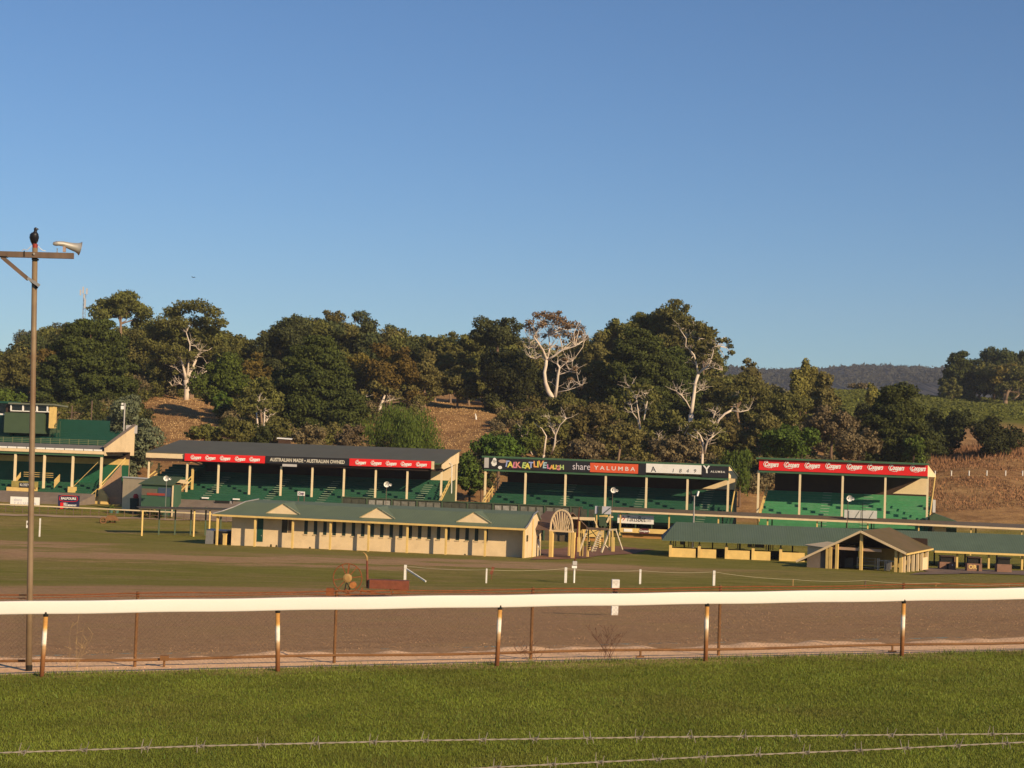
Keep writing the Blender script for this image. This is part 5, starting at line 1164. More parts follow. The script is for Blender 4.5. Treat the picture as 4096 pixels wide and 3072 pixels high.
for k in range(25): t=2*PI*k/24; rp_.append(Vector(pts[-1])+(ax*math.cos(t)+az*math.sin(t))*rad[-1])
MB().tube(rp_,.006,6,cap=False).make('bell_rim',M_steel,hs_)
MB().tube([hp(217,976),hp(224,976.5),hp(232,975.5)],[.022,.036,.042],14).make('driver',M_steel,hs_); MB().tube([hp(224,980),hp(216,978)],[.012,.004],6).make('terminal',M_blackobj,hs_)
# crow: one continuous skinned body, facing away, head turned right
ct_=W(140.3,976,Zp); crow=empty('crow',ct_,0,'black crow perched on top of the tall pole, head turned right','bird')
k=1/253.0
def cp(x,y,v=0): w=W(x,y,Zp+v); return (w.x-ct_.x,v,w.z-ct_.z)
prf=[((133,988),.06,.5),((135,979),.04,7),((136,970),.02,12),((137,961),0,15),((137,950),-.01,17.5),((137.5,941),-.015,17.5),((138.5,934),-.018,15.5),((140.5,929),-.018,9),((142,924.5),-.018,6.5),((142.8,920),-.02,7.8),((143,916),-.02,8.2),((143,912),-.02,6.2),((143,909.6),-.02,2.5)]
vs=[];fs=[];n=16
for (p,v,r_) in prf:
    c=cp(p[0],p[1],v)
    for j in range(n): t=2*PI*j/n; vs.append((c[0]+r_*k*math.cos(t),c[1]+r_*k*.95*math.sin(t),c[2]))
for i in range(len(prf)-1):
    for j in range(n): fs.append((i*n+j,i*n+(j+1)%n,(i+1)*n+(j+1)%n,(i+1)*n+j))
fs.append(tuple(range(n))); fs.append(tuple((len(prf)-1)*n+j for j in range(n)))
body=MB().add(vs,fs).make('body',M_feather,crow,smooth=True)
MB().tube([cp(148,916,-.03),cp(152,916,-.035),cp(156.5,917.5,-.035)],[.014,.009,.002],8).make('beak',mat('dark_beak',(.03,.028,.028),.35,.1,3),crow)
MB().tube([cp(146,914.5,-.05),cp(146.6,914.6,-.053)],[.004,.003],8).make('eye',M_white,crow)
for sx,x in ((-1,121),(1,151)):
    w=MB(); pts=[cp(137+sx*7,933,-.01),cp(137+sx*11.5,939,.0),cp(137+sx*13,950,.01),cp(137+sx*10,965,.02),cp(136+sx*5,982,.03)]
    w.tube(pts,[.018,.026,.028,.022,.006],8); w.make('wing',M_feather,crow,smooth=True)
MB().prism([(cp(128,955)[0],cp(128,955)[2]),(cp(144,955)[0],cp(144,955)[2]),(cp(141,988)[0],cp(141,988)[2]),(cp(129,988)[0],cp(129,988)[2])],.05,.065).make('tail',M_feather,crow)
for x in (136,146): MB().tube([cp(x,966,-.01),cp(x,980,-.01),cp(x+6,981,-.03)],[.008,.006,.004],6).make('leg',mat('dark_bird_leg',(.05,.03,.025),.6,.1,3),crow)
# distant flying bird
P=W(773,1110,90); o=MB().prism([(-.13,.03),(-.05,.05),(0,.015),(.06,.04),(.14,.01),(.04,-.0),(-.01,-.025),(-.04,.01)],-.015,.015).make('flying_bird',M_feather,loc=P); tag(o,'tiny dark bird flying high in the clear sky','bird')
# ================================================================== barbed wire close to the camera
bw=empty('barbed_wire_fence',(0,3,CZ-1.65),0,'close barbed wire fence, two twisted strands along the bottom edge','barbed wire fence'); O=Vector(bw.location)
def strand(pts,barbs):
    # pts: (px,py,Y)
    P=[W(*p)-O for p in pts]; a=P[0]; L=len(P)
    def at(px):
        xs=[p[0] for p in pts]; i=max(0,min(L-2,int(np.searchsorted(xs,px))-1)); f=(px-xs[i])/(xs[i+1]-xs[i]); return P[i].lerp(P[i+1],f)
    m=MB(); n=680
    for ph in (0,PI):
        q=[]
        for k in range(n+1):
            px=pts[0][0]+(pts[-1][0]-pts[0][0])*k/n; c=at(px); t=k*1.15+ph; q.append(c+Vector((0,math.cos(t)*.0009,math.sin(t)*.0009)))
        m.tube(q,.0009,5)
    o=m.make('strand',M_wire,bw,smooth=True)
    for j,px in enumerate(barbs):
        c=at(px); b=MB(); r1=random.Random(j*7+len(barbs))
        co=[c+Vector((-.004+.008*k/10,math.cos(k*2.2)*.003,math.sin(k*2.2)*.003)) for k in range(11)]; b.tube(co,.0012,5)
        for s2 in (-1,1):
            a1=r1.uniform(-.5,.5); a2=r1.uniform(.5,1.0); dx=s2*.006
            b.tube([c+Vector((dx-.002,0,-.002)),c+Vector((dx+a1*.012,r1.uniform(-.006,.006),.014*a2+.003))],[.001,.0005],5)
            b.tube([c+Vector((dx,0,.002)),c+Vector((dx-a1*.010,r1.uniform(-.006,.006),-.012*r1.uniform(.3,1)))],[.001,.0005],5)
        b.make('barb',M_wire,o)
tx=[-3300,0,800,1700,2600,3400,4096,7400]; ty=[3176,3011,2984,2962,2949,2941,2935,2903]
strand([(x,y,2.75+.55*(x/4096)) for x,y in zip(tx,ty)],[90,328,577,803,1040,1253,1487,1700,1925,2130,2348,2556,2757,2967,3175,3370,3561,3765,3963])
tx=[-3300,1965,2400,2900,3500,4096,7400]; ty=[3420,3070,3048,3024,2998,2969,2806]
strand([(x,y,2.72+.45*(x/4096)) for x,y in zip(tx,ty)],[1990,2208,2400,2630,2812,3027,3224,3436,3623,3828,4023])
for sx in (-1,1):
    MB().bar((sx*2.25-.0,(.35 if sx>0 else -.75),-.2),(sx*2.25,(.35 if sx>0 else -.75),1.45),.035).make('picket',M_steel,bw)
# ================================================================== phone tower, hill bits
P=W(333,1300,520); z0=TZ(P.x,P.y); t=W(333,1165,520); H=t.z-z0
r=empty('phone_tower',(P.x,P.y,z0),0,'slim pale lattice phone mast with white antennas on the hilltop','phone mast')
m=MB()
for a in range(3):
    t1=2*PI*a/3; m.tube([(.8*math.cos(t1),.8*math.sin(t1),0),(.45*math.cos(t1),.45*math.sin(t1),H-1)],.06,5)
for k_ in range(int(H/1.4)):
    z=k_*1.4; 
    for a in range(3):
        t1=2*PI*a/3;t2=2*PI*(a+1)/3; R1=.8-.35*z/H; m.bar((R1*math.cos(t1),R1*math.sin(t1),z),(R1*math.cos(t2),R1*math.sin(t2),z+1.4),.06)
m.make('lattice_mast',mat('grey_blue_lattice',(.22,.24,.28),.6,.1,1),r)
for (dx,dz,hh_) in ((-1.1,-1.4,1.8),(-.3,-.8,2.2),(.9,-1.0,1.9),(.45,-5.5,3.0),(.1,-2.4,1.4)): MB().box(dx-.2,dx+.2,-.9,-.6,H+dz,H+dz+hh_).make('antenna_panel',M_grey,r)
P=W(825,1598,345); z=TZ(P.x,P.y); r=empty('stone_wall_ruin',(P.x,P.y,z),.1,'pale ruined stone wall on the hill beside the big gum trunk','wall')
m=MB(); s_=345/6500*1.0
for (x0,x1,y0,y1) in ((795,828,1555,1566),(814,828,1562,1600),(828,862,1556,1562),(846,858,1562,1580)):
    a=(x0-825)*s_;b=(x1-825)*s_; m.box(a,b,0,.6,(1600-y1)*s_-1.2,(1600-y0)*s_-1.0)
m.make('stonework',mat('pale_rubble',(.42,.28,.2),.95,.3,1),r)
for i,x in enumerate((640,668,700,778,806)):
    P=W(x,1590,340); z=TZ(P.x,P.y); r=empty('young_cypress',(P.x,P.y,z),0,('small leaning dark cypress, first of a row on the hill left of the big gum','small dark cypress, second of the row left of the big gum','small dark cypress nearest the big gum trunk on its left','small dark cypress just right of the big gum trunk','small dark cypress before the ruined wall')[i],'shrub','small cypresses on the hill')
    MB().tube([(0,0,-.3),(0,0,1.2)],.12,5).make('trunk',M_bark,r); CY=('cy',r,i); 
    n=260; v=NR.randn(n,3)*[.35,.35,.5]; h=NR.rand(n); c=np.stack([v[:,0]*(1.15-h)*1.6,v[:,1]*(1.15-h)*1.6,.4+h*2.4],-1); dd=NR.randn(n,3,3)*.16; npmesh('crown',(c[:,None,:]+dd).reshape(-1,3),3,mat('cypress_green',(.022,.035,.014),.8,.2,2),r)
P=W(1137,1753,240); z=TZ(P.x,P.y); o=MB().slab([(-1.1,0,0),(1.1,0,-.08),(1.1,.9,.02),(-1.1,.9,.1)],.09).make('shed_roof',M_white); o.location=(P.x,P.y,P.z); tag(o,'thin white shed roof edge glimpsed among shrubs above the long grandstand','roof')
m=MB(); m.box(-.9,.9,.2,.8,z-P.z-.2,-.12).make('walls',M_dark,o)
P=W(1905,1694,300); z=TZ(P.x,P.y); o=MB().tube([(0,0,-.5),(-.1,0,.5),(-.25,0,1.1)],[.16,.14,.05],6).make('white_stump',M_white,loc=(P.x,P.y,z)); tag(o,'small white stump standing alone on the dry grassy slope','stump')
for i,x in enumerate((3740,3805,3876,3947,4022,4090)):
    P=G(x,1903,150); o=MB().tube([(0,0,-.1),(0,0,.75)],.11,6).box(-.13,.13,-.13,.13,.75,.82).make('track_post',M_pw,loc=P); tag(o,['first','second','third','fourth','fifth','last'][i]+' small pale post from the left along the track on the right slope','post','small posts on the right slope')
# ================================================================== trees
def leafmat(name,c,isl=.38,trans=.12,var=.22): return mat(name,c,.75,var,.35,isl=isl,objr=.14,trans=trans,spec=.15)
LM=dict(
 gum=leafmat('gum_foliage_olive',(0.110,0.103,0.027)), gumb=leafmat('gum_foliage_brown_olive',(0.129,0.106,0.034)), gumr=leafmat('gum_foliage_reddish',(0.168,0.095,0.056)),
 gumo=leafmat('gum_foliage_golden_olive',(0.129,0.090,0.020)), pine=leafmat('pine_foliage_dark_green',(0.056,0.063,0.013),var=.3), pineg=leafmat('pine_foliage_grey_green',(0.067,0.074,0.025)),
 green=leafmat('leafy_green_foliage',(0.081,0.105,0.016)), bright=leafmat('bright_leafy_foliage',(0.074,0.108,0.015)), yell=leafmat('yellow_green_foliage',(0.190,0.168,0.039)),
 cyp=leafmat('blue_grey_cypress_foliage',(0.134,0.151,0.084)), scrub=leafmat('dry_scrub_foliage',(0.151,0.112,0.058)), dark=leafmat('dark_bush_foliage',(0.045,0.049,0.013)), farg=leafmat('far_hill_foliage',(0.084,0.084,0.050)),
 gold=leafmat('golden_autumn_foliage',(0.336,0.190,0.034)))
LEAFK=1.0
def cloud(cents,rads,flat,ls,cov,rg,weep=0,inner=.25):
    out=[]
    for c,r in zip(cents,rads):
        area=4*PI*r*r*(.35+.65*flat); n=max(12,int(area*cov/(.36*ls*ls)*LEAFK))
        d=rg.randn(n,3); d/=np.linalg.norm(d,axis=1)[:,None]
        q=np.where(rg.rand(n)<inner, rg.rand(n)**.5, .70+.42*rg.rand(n))
        # lumpy surface
        lump=1+.22*np.sin(d[:,0]*7+c[0])*np.sin(d[:,2]*8+c[1])
        p=d*(q*lump)[:,None]*r; p[:,2]*=flat
        if weep: p[:,2]-=weep*rg.rand(n)*r*(np.abs(d[:,0])+.3)
        nrm=d*.9+rg.randn(n,3)*.55; nrm/=np.linalg.norm(nrm,axis=1)[:,None]
        a=np.cross(nrm,rg.randn(n,3)); a/=np.linalg.norm(a,axis=1)[:,None]; b=np.cross(nrm,a)
        s=ls*(.6+.8*rg.rand(n))[:,None]; P=np.array(c)+p
        if weep: a=a*.45; b=b*0+np.array([0,0,1.0])*1.0
        v=np.stack([P-a*s*.5-b*s*.33,P+a*s*.5-b*s*.33,P+b*s*.66+a*s*.15*rg.randn(n)[:,None]],1); out.append(v.reshape(-1,3))
    return np.concatenate(out)
def clumps(kind,rx,rz,rg):
    C=[];R=[]
    if kind in ('pine',):
        layers=max(7,int(rz*2/1.45))
        for i in range(layers):
            f=(i+.5)/layers; z=-rz+2*rz*f; w=rx*(math.sin(PI*min(1,(1-f)*.62+.06))**.8)*1.0
            m=max(1,int(2*PI*w/2.4))
            for k in range(m):
                a=2*PI*(k+rg.rand())/m; rr=w*(.45+.5*rg.rand()); C.append((rr*math.cos(a),rr*math.sin(a),z+rg.randn()*.5)); R.append(1.15+.8*rg.rand())
            C.append((0,0,z)); R.append(max(1.3,w*.6))
        return C,R,.55
    if kind in ('poplar',):
        for i in range(14): f=i/13; C.append((rg.randn()*rx*.2,rg.randn()*rx*.2,-rz+2*rz*f)); R.append(rx*(.35+.65*math.sin(PI*(f*.85+.08)))*.8)
        return C,R,1.3
    sparse=kind in ('gumr',)
    k=dict(gum=.32,gumb=.32,gumo=.32,gumr=.22,green=.36,bright=.36,scrub=.34,cyp=.36,dark=.4,farg=.34).get(kind,.33)
    r0=max(.55,k*min(rx,rz*1.3)); n=int(6+ (rx*rx*rz)**(1) / (r0**3)*(.5 if not sparse else .42)); n=min(int(n*1.7),95)
    for i in range(n):
        d=rg.randn(3); d/=np.linalg.norm(d); 
        if kind.startswith('gum') and d[2]<-.55: d[2]*=-.4
        q=(.50+.42*rg.rand()) if rg.rand()<.82 else .3*rg.rand()
        C.append((d[0]*rx*q,d[1]*rx*q,d[2]*rz*q)); R.append(r0*(.45+.85*rg.rand()**1.5))
    return C,R,(.66 if kind.startswith('gum') else .72 if kind=='pineg' else .85)
def tree(kind,px,pt,pb,hw,Z,label,cat='tree',bark=None,basepx=None,lk=None,ls=None,cov=None,trunk=True,group=None,name=None,lean=0):
    sd=int(px*7+pt*3+Z); rg=np.random.RandomState(sd%100000)
    m_=Z/6500.0; top=W(px,pt,Z); bot=W(px,pb,Z); bx=W(basepx or px,pb,Z).x; z0=TZ(bx,Z)
    rx=hw*m_*1.12; rz=max(.6,(top.z-bot.z)/2); cz=(top.z+bot.z)/2-z0; cx=top.x-bx
    if trunk and cz-rz<-1.0: rz=(cz+rz+1.0)/2; cz=-1.0+rz
    nm=name or {'pine':'pine_tree','pineg':'pine_tree','poplar':'poplar_tree','cyp':'cypress_tree','scrub':'scrub_bush','dark':'bush'}.get(kind,'gum_tree' if kind.startswith('gum') else 'leafy_tree')
    r=empty(nm,(bx,Z,z0),0,label,cat,group)
    C,R,fl=clumps(kind,rx,rz,rg); C=[(c[0]+cx,c[1],c[2]+cz) for c in C]
    ls=ls or (.36 if Z<300 else .40 if Z<450 else .6); cov=cov or dict(gumr=.42,pine=1.0,pineg=.95,dark=1.1,green=.95,bright=.95).get(kind,.9)
    weep={'weep':1.6}.get(kind,0)
    v=cloud(C,R,fl,ls,cov,rg,weep=1.3 if kind=='weep' else 0)
    npmesh('crown',v,3,LM[lk or (kind if kind in LM else {'poplar':'yell','weep':'green'}[kind])],r)
    if trunk:
        bk=bark or (M_bark_p if kind.startswith('gum') else M_bark); tr=max(.16,rx*.055); mb=MB()
        mid=(cx*.4,0,max(.8,(cz-rz*.6))); mb.tube([(0,0,-.6),(cx*.15+rg.randn()*.2,0,mid[2]*.5),mid,(cx*.8,0,cz)],[tr*1.4,tr*1.05,tr*.9,tr*.45],7)
        idx=rg.permutation(len(C))[:(9 if kind.startswith('gum') else 5)]
        for i in idx:
            c=C[i]; s=.15+.75*rg.rand(); st=(mid[0]*(1-s)+cx*.8*s,0,mid[2]*(1-s)+cz*s)
            if c[2]<st[2]-.5: st=mid
            k=((st[0]+c[0])/2+rg.randn()*.4,(c[1])/2,(st[2]+c[2])/2-.3); mb.tube([st,k,c],[tr*.5,tr*.33,tr*.12],5)
        mb.make('trunk',bk,r)
    return r
TR=[
 # far left ridge
 ('farg',15,1372,1600,75,430,'low brownish-olive tree at the extreme left of the skyline'),
 ('farg',120,1306,1560,75,430,'grey-olive tree on the left skyline, just right of the big pole'),
 ('farg',215,1290,1540,70,440,'grey-olive rounded tree on the left skyline under the phone mast, left side'),
 ('farg',290,1273,1540,62,445,'grey-olive tree on the skyline directly beneath the phone mast'),
 ('gum',70,1405,1640,105,330,'olive gum with pale slanting limbs behind the pole at left'),
 ('gumo',185,1395,1620,65,350,'golden-olive gum between the pole and the big dark pine'),
 ('green',30,1560,1660,80,270,'low light-green tree above the press box of the left grandstand'),
 ('pine',365,1285,1680,180,300,'very big dark green pine filling the left of the hillside'),
 ('gum',485,1136,1370,100,345,'tall lacy gum standing clear against the sky at left'),
 ('gum',590,1275,1540,120,360,'broad olive gum crown between the lacy gum and the umbrella gum'),
 ('gum',765,1202,1490,155,332,'spreading umbrella gum crown with thick pale trunk on the slope'),
 ('gum',880,1290,1490,110,345,'olive gum massed right of the umbrella gum'),
 ('gum',975,1345,1540,80,350,'small-crowned olive gum at the dip in the skyline left of centre'),
 ('green',900,1425,1640,100,290,'bright green round-headed tree on the slope beside the ruined wall'),
 ('bright',884,1572,1668,38,285,'small round bright green bush tree on the brown slope'),
 ('gumo',1030,1400,1560,62,310,'gum with golden tips right of the bright green tree'),
 ('gum',1045,1500,1690,80,275,'slender twin-trunked gum above the long grandstand'),
 ('cyp',510,1590,1960,110,238,'blue-grey cypress between the two left grandstands'),
 ('cyp',420,1690,1760,90,240,'low spreading grey-green conifer behind the dark green terrace wall'),
 ('gum',1058,1315,1420,30,370,'small wispy gum at the left shoulder of the dark dome pine'),
 ('pineg',1190,1237,1560,135,340,'dark dome-shaped pine on the skyline left of centre'),
 ('pine',1270,1350,1760,135,285,'huge dark sloping pine in front of the dome pine'),
 ('pine',1150,1480,1740,90,290,'dark pine at lower left of the huge sloping pine'),
 ('gumb',1318,1236,1420,75,365,'brown-topped gum peeping up behind the dome pine'),
 ('pineg',1440,1245,1480,72,360,'grey-green pine with sky gaps right of the brown-topped gum'),
 ('gumo',1430,1400,1620,75,320,'golden-olive gum at the right flank of the huge pine'),
 ('pineg',1603,1273,1560,72,370,'flat-topped small pine on the skyline at centre left'),
 ('gumo',1560,1345,1620,125,310,'golden-brown gum with pale forked trunk at centre left'),
 ('weep',1620,1610,1870,150,245,'olive-green weeping tree above the right half of the long grandstand'),
 ('gum',1740,1320,1600,70,355,'olive skyline tree, first right of the flat-topped pine'),
 ('gum',1800,1312,1620,58,350,'olive skyline tree with a pointed grey-green tip'),
 ('gumb',1700,1400,1620,85,320,'brown-olive gum behind the weeping tree'),
 ('gum',1875,1328,1620,68,352,'olive tree closing the skyline left of the spreading pine'),
 ('gum',1830,1450,1640,85,322,'dark olive tree directly above the dry grassy slope'),
 ('pineg',1990,1246,1400,90,335,'spreading pine with flat dark head left of the white gum'),
 ('dark',2010,1390,1640,95,318,'dense dark tree mass below the spreading pine head'),
 ('dark',2110,1420,1640,70,325,'dark leafy mass just left of the white gum trunk'),
 ('gumb',2390,1318,1500,62,345,'brown gum at the right edge of the white gum crown'),
 ('gum',2400,1420,1620,85,318,'olive gum right of the white gum trunk'),
 ('gumb',2310,1440,1600,65,322,'brownish gum with bare sticks behind the white gum trunk'),
 ('gum',2490,1255,1400,75,350,'left lobe of the tall gum group on the skyline'),
 ('gum',2625,1205,1420,100,352,'tall olive gum crown beside the highest treetop'),
 ('gum',2715,1192,1440,90,345,'tallest gum of the skyline right of centre'),
 ('gum',2815,1285,1480,75,342,'right shoulder of the tall gum group, sloping down'),
 ('pine',2560,1320,1640,150,312,'large dark pine in front of the tall gum group'),
 ('pine',2690,1400,1640,110,316,'dark pine right of the large dark pine, behind the second white trunk'),
 ('gum',2560,1530,1720,75,278,'small gum with two thin pale stems below the large dark pine'),
 ('gumb',2350,1595,1800,95,262,'brownish scrubby gum above the dark banner grandstand'),
 ('gum',2180,1630,1830,110,258,'grey-olive gum with thin forked limbs under the white gum'),
 ('gum',2270,1560,1700,70,285,'olive gum hiding the foot of the white gum'),
 ('gum',2450,1570,1720,55,290,'little olive gum between two scrubby gums'),
 ('gumb',2480,1680,1830,80,250,'brown low gum above the orange-red banner'),
 ('gum',2660,1640,1790,70,262,'olive low gum above the white banner'),
 ('gum',2800,1655,1800,100,258,'many-stemmed pale gum above the right end of the dark banner'),
 ('scrub',2700,1740,1850,90,240,'dry brown scrub behind the white banner'),
 ('scrub',2340,1760,1850,90,242,'dry brown scrub behind the orange-red banner'),
 ('gumb',3000,1420,1620,50,335,'small upright gum standing over the distant range'),
 ('gum',2950,1480,1700,105,300,'wide olive gum right of the second white trunk'),
 ('gum',2870,1490,1660,75,330,'olive gum behind the second white trunk, below the skyline'),
 ('gumb',2900,1640,1830,70,265,'brown-grey gum with a leaning pale trunk'),
 ('gumb',3040,1640,1850,75,262,'brown-grey thin gum right of the leaning trunk'),
 ('gum',3090,1540,1700,70,300,'olive tree left of the poplars'),
 ('weep',2960,1780,1960,60,235,'green weeping tree in the gap between the two right grandstands'),
 ('bright',3150,1700,1830,115,245,'bright green bushy tree above the red banner of the right grandstand'),
 ('poplar',3220,1450,1640,30,345,'yellow-green poplar, tallest of its clump'),
 ('poplar',3255,1480,1640,28,346,'yellow-green poplar just right of the tallest one'),
 ('poplar',3185,1490,1640,28,344,'yellow-green poplar left of the tallest one'),
 ('gumb',3300,1478,1720,58,300,'reddish-brown tall tree beside the poplars'),
 ('gum',3180,1560,1740,95,290,'dense olive tree beneath the poplars'),
 ('scrub',3330,1640,1760,95,270,'grey-brown twiggy scrub below the vineyard'),
 ('poplar',3488,1545,1650,24,345,'short yellow poplar left of the right dark pine'),
 ('scrub',3440,1700,1850,90,245,'brown weeping scrub above the middle of the red banner'),
 ('dark',3470,1590,1660,45,330,'dark low bush beside the short yellow poplar'),
 ('pine',3590,1550,1860,125,270,'dark pine standing before the vineyard'),
 ('scrub',3440,1532,1556,52,610,'small brown bush silhouetted on the vineyard crest'),
 ('dark',3790,1630,1830,85,300,'large rounded dark bush above the brown slope, left of two'),
 ('dark',3990,1655,1840,88,296,'large rounded dark bush above the brown slope, right of two'),
 ('dark',3700,1690,1850,60,285,'dark bush tucked against the right dark pine'),
 ('pine',3835,1415,1600,55,545,'dark pointed tree at the left of the right-hand copse'),
 ('dark',3920,1430,1610,70,550,'dark shady tree in the middle of the right-hand copse'),
 ('pineg',3975,1378,1600,80,560,'tall dark pine of the right-hand copse'),
 ('gum',4020,1425,1600,90,535,'olive gum with thick pale trunk in the right-hand copse'),
 ('pineg',4085,1362,1600,70,565,'highest dark pine at the right picture edge'),
 ('gum',3805,1510,1582,36,520,'small lighter tree at the foot of the right-hand copse'),
 ('bright',2000,1740,1850,95,238,'round bright green bush left of the dark banner grandstand'),
 ('green',1880,1800,1990,50,228,'green leafy tree in the gap right of the long grandstand'),
 ('dark',1925,1830,1990,50,232,'shady dark tree right beside the dark banner grandstand'),
 ('green',2090,1700,1840,60,246,'grey-green bush above the colourful lettering'),
 ('gum',1120,1650,1790,60,255,'olive sapling clump above the first red banner'),
 ('scrub',1240,1700,1800,65,243,'reddish-brown bush above the black banner'),
 ('scrub',1410,1690,1830,55,243,'brown twiggy bush left of the weeping tree'),
 ('gum',820,1695,1780,75,246,'low grey-olive bush at the foot of the brown slope'),
 ('gum',945,1680,1790,80,244,'low olive bush right of the brown slope foot'),
 ('dark',1030,1700,1790,50,250,'dark low bush beneath the twin-trunked gum'),
 ('green',3655,1750,1850,50,262,'green bush at the right end of the right grandstand roof'),
 ('dark',640,1560,1640,60,345,'dark shadowy bush at the foot of the left gums'),
 ('gum',660,1440,1590,90,335,'dark olive gum to the left of the thick pale trunk'),
 ('gum',1000,1430,1600,70,330,'olive gum filling behind the gold-tipped gum'),
 ('pine',1390,1560,1760,70,280,'dark pine skirt at the right of the huge sloping pine'),
 ('dark',1500,1520,1640,80,330,'dark undergrowth left of the pale forked trunk'),
]
for t in TR: 
    k=t[0]; kw={}; t=list(t)
    if t[5]>515 and t[5]<600: t[3]+=38; t[4]=t[4]*1.15
    if 300<t[5]<480 and k not in('poplar','scrub'): t[3]=t[3]+(70 if t[3]>1420 else 0)
    if k in('scrub','dark'): kw['cat']='bush'
    tree(*t[:7],**kw)
# hand-shaped white gums
def limb(mb,pts,Z,O,jit=.0,rg=None,n=8):
    P=[];R=[]
    for i,(x,y,r) in enumerate(pts):
        q=W(x,y,Z+(jit*i if jit else 0)); P.append((q.x-O.x,q.y-O.y,q.z-O.z)); R.append(max(.035,.8*r*Z/6500))
    mb.tube(P,R,n)
def special(label,Z,base,limbs,crown,lk,cov=.5,ls=.38,name='white_gum_tree',sink=1.5,bark=M_bark_w):
    b=W(base[0],base[1],Z); z0=TZ(b.x,b.y); crown=[(x,y,rr*1.12) for x,y,rr in crown]; O=Vector((b.x,b.y,min(z0,b.z))); r=empty(name,O,0,label,'tree')
    mb=MB(); f=limbs[0][0]; q=W(f[0],f[1],Z); mb.tube([(q.x-O.x,0,-sink),(q.x-O.x,0,q.z-O.z)],[f[2]*Z/6500*1.15,f[2]*Z/6500],8)
    for i,l in enumerate(limbs): limb(mb,l,Z,O,jit=((-1)**i)*.5*(i>0))
    mb.make('trunk',bark,r,smooth=True)
    rg=np.random.RandomState(len(label)); C=[];R=[]; LP=[]
    for l in limbs[1:]:
        for (x,y,r_) in l[1:]:
            q=W(x,y,Z); LP.append((q.x-O.x,q.y-O.y,q.z-O.z,r_*Z/6500))
    for (x,y,rr) in crown:
        q=W(x,y,Z+rg.uniform(-4,4)); C.append((q.x-O.x,q.y-O.y,q.z-O.z)); R.append(rr*Z/6500)
    tw=MB()
    for c in C:
        for m_ in range(3 if lk=='gumr' else 1):
            dd=sorted(LP,key=lambda p:(p[0]-c[0])**2+(p[2]-c[2])**2+3*rg.rand()); p=dd[m_]
            if (p[0]-c[0])**2+(p[2]-c[2])**2>(36 if lk=='gumr' else 12): continue
            e=(c[0]+rg.randn()*.5,c[1],c[2]+rg.randn()*.5); mid=((p[0]+e[0])/2+rg.randn()*.4,(p[1]+e[1])/2,(p[2]+e[2])/2-.2+rg.randn()*.3)
            tw.tube([p[:3],mid,e],[min(.10,p[3]*.5),.055,.03],5)
    for l in limbs[1:]:
        for i_,(x,y,r_) in enumerate(l[1:]):
            for q_ in range(3 if r_>3 else 5):
                q=W(x,y,Z); b0=Vector((q.x-O.x,q.y-O.y,q.z-O.z)); d=Vector((rg.randn()*1.0,rg.randn()*.5,abs(rg.randn())*.8+.25)); d=d.normalized()*rg.uniform(1.0,2.6)*(Z/290); m1=b0+d*.5+Vector((rg.randn()*.2,0,rg.randn()*.15)); rr=.045*(Z/290)
                tw.tube([b0,m1,b0+d],[rr,rr*.7,rr*.35],4); e2=m1+Vector((rg.randn()*.7,rg.randn()*.3,rg.rand()*.8)); tw.tube([m1,e2],[rr*.6,rr*.3],4)
    tw.make('twigs',bark,r)
    npmesh('crown',cloud(C,R,.62,ls,cov,rg,inner=.5),3,LM[lk],r); return r
special('bare-limbed white-barked gum with sparse reddish crown, right of centre-left',305,(2215,1628),
 [[(2215,1625,11),(2210,1590,12),(2193,1565,12),(2182,1530,9),(2178,1490,8),(2184,1460,8),(2187,1430,7)],
  [(2187,1440,7),(2172,1400,5),(2155,1375,4),(2135,1345,2)],[(2187,1445,5),(2165,1425,4.5),(2145,1435,4),(2122,1430,3),(2115,1395,2),(2118,1372,1.5)],
  [(2188,1440,6),(2215,1425,5),(2250,1400,4),(2300,1385,3),(2330,1365,2)],[(2190,1435,5),(2200,1390,3.5),(2195,1340,2.5),(2210,1300,1.5)],
  [(2220,1595,8),(2227,1550,7),(2232,1500,6.5),(2238,1470,5),(2228,1455,3.5)],[(2232,1500,3),(2270,1488,2),(2305,1483,1.2)],[(2225,1570,3),(2275,1560,2),(2330,1540,1.2)],[(2238,1475,3),(2265,1450,2),(2290,1445,1.2)]],
 [(2150,1262,22),(2185,1262,26),(2215,1268,28),(2240,1285,28),(2270,1300,24),(2300,1300,22),(2320,1330,24),(2290,1345,24),(2120,1290,20),(2105,1305,14),(2130,1320,22),(2165,1300,20),(2205,1325,18),(2260,1335,20),(2340,1350,16),(2180,1345,14),(2225,1345,13),(2230,1390,14),(2255,1365,12),(2150,1395,12),(2235,1250,12),(2130,1385,10),(2240,1320,14),(2175,1290,16),(2145,1345,14),(2300,1360,14),(2270,1310,16),(2330,1310,12),(2285,1520,14),(2300,1475,14),(2320,1550,12),(2260,1440,14)],'gumr',.5,.34)
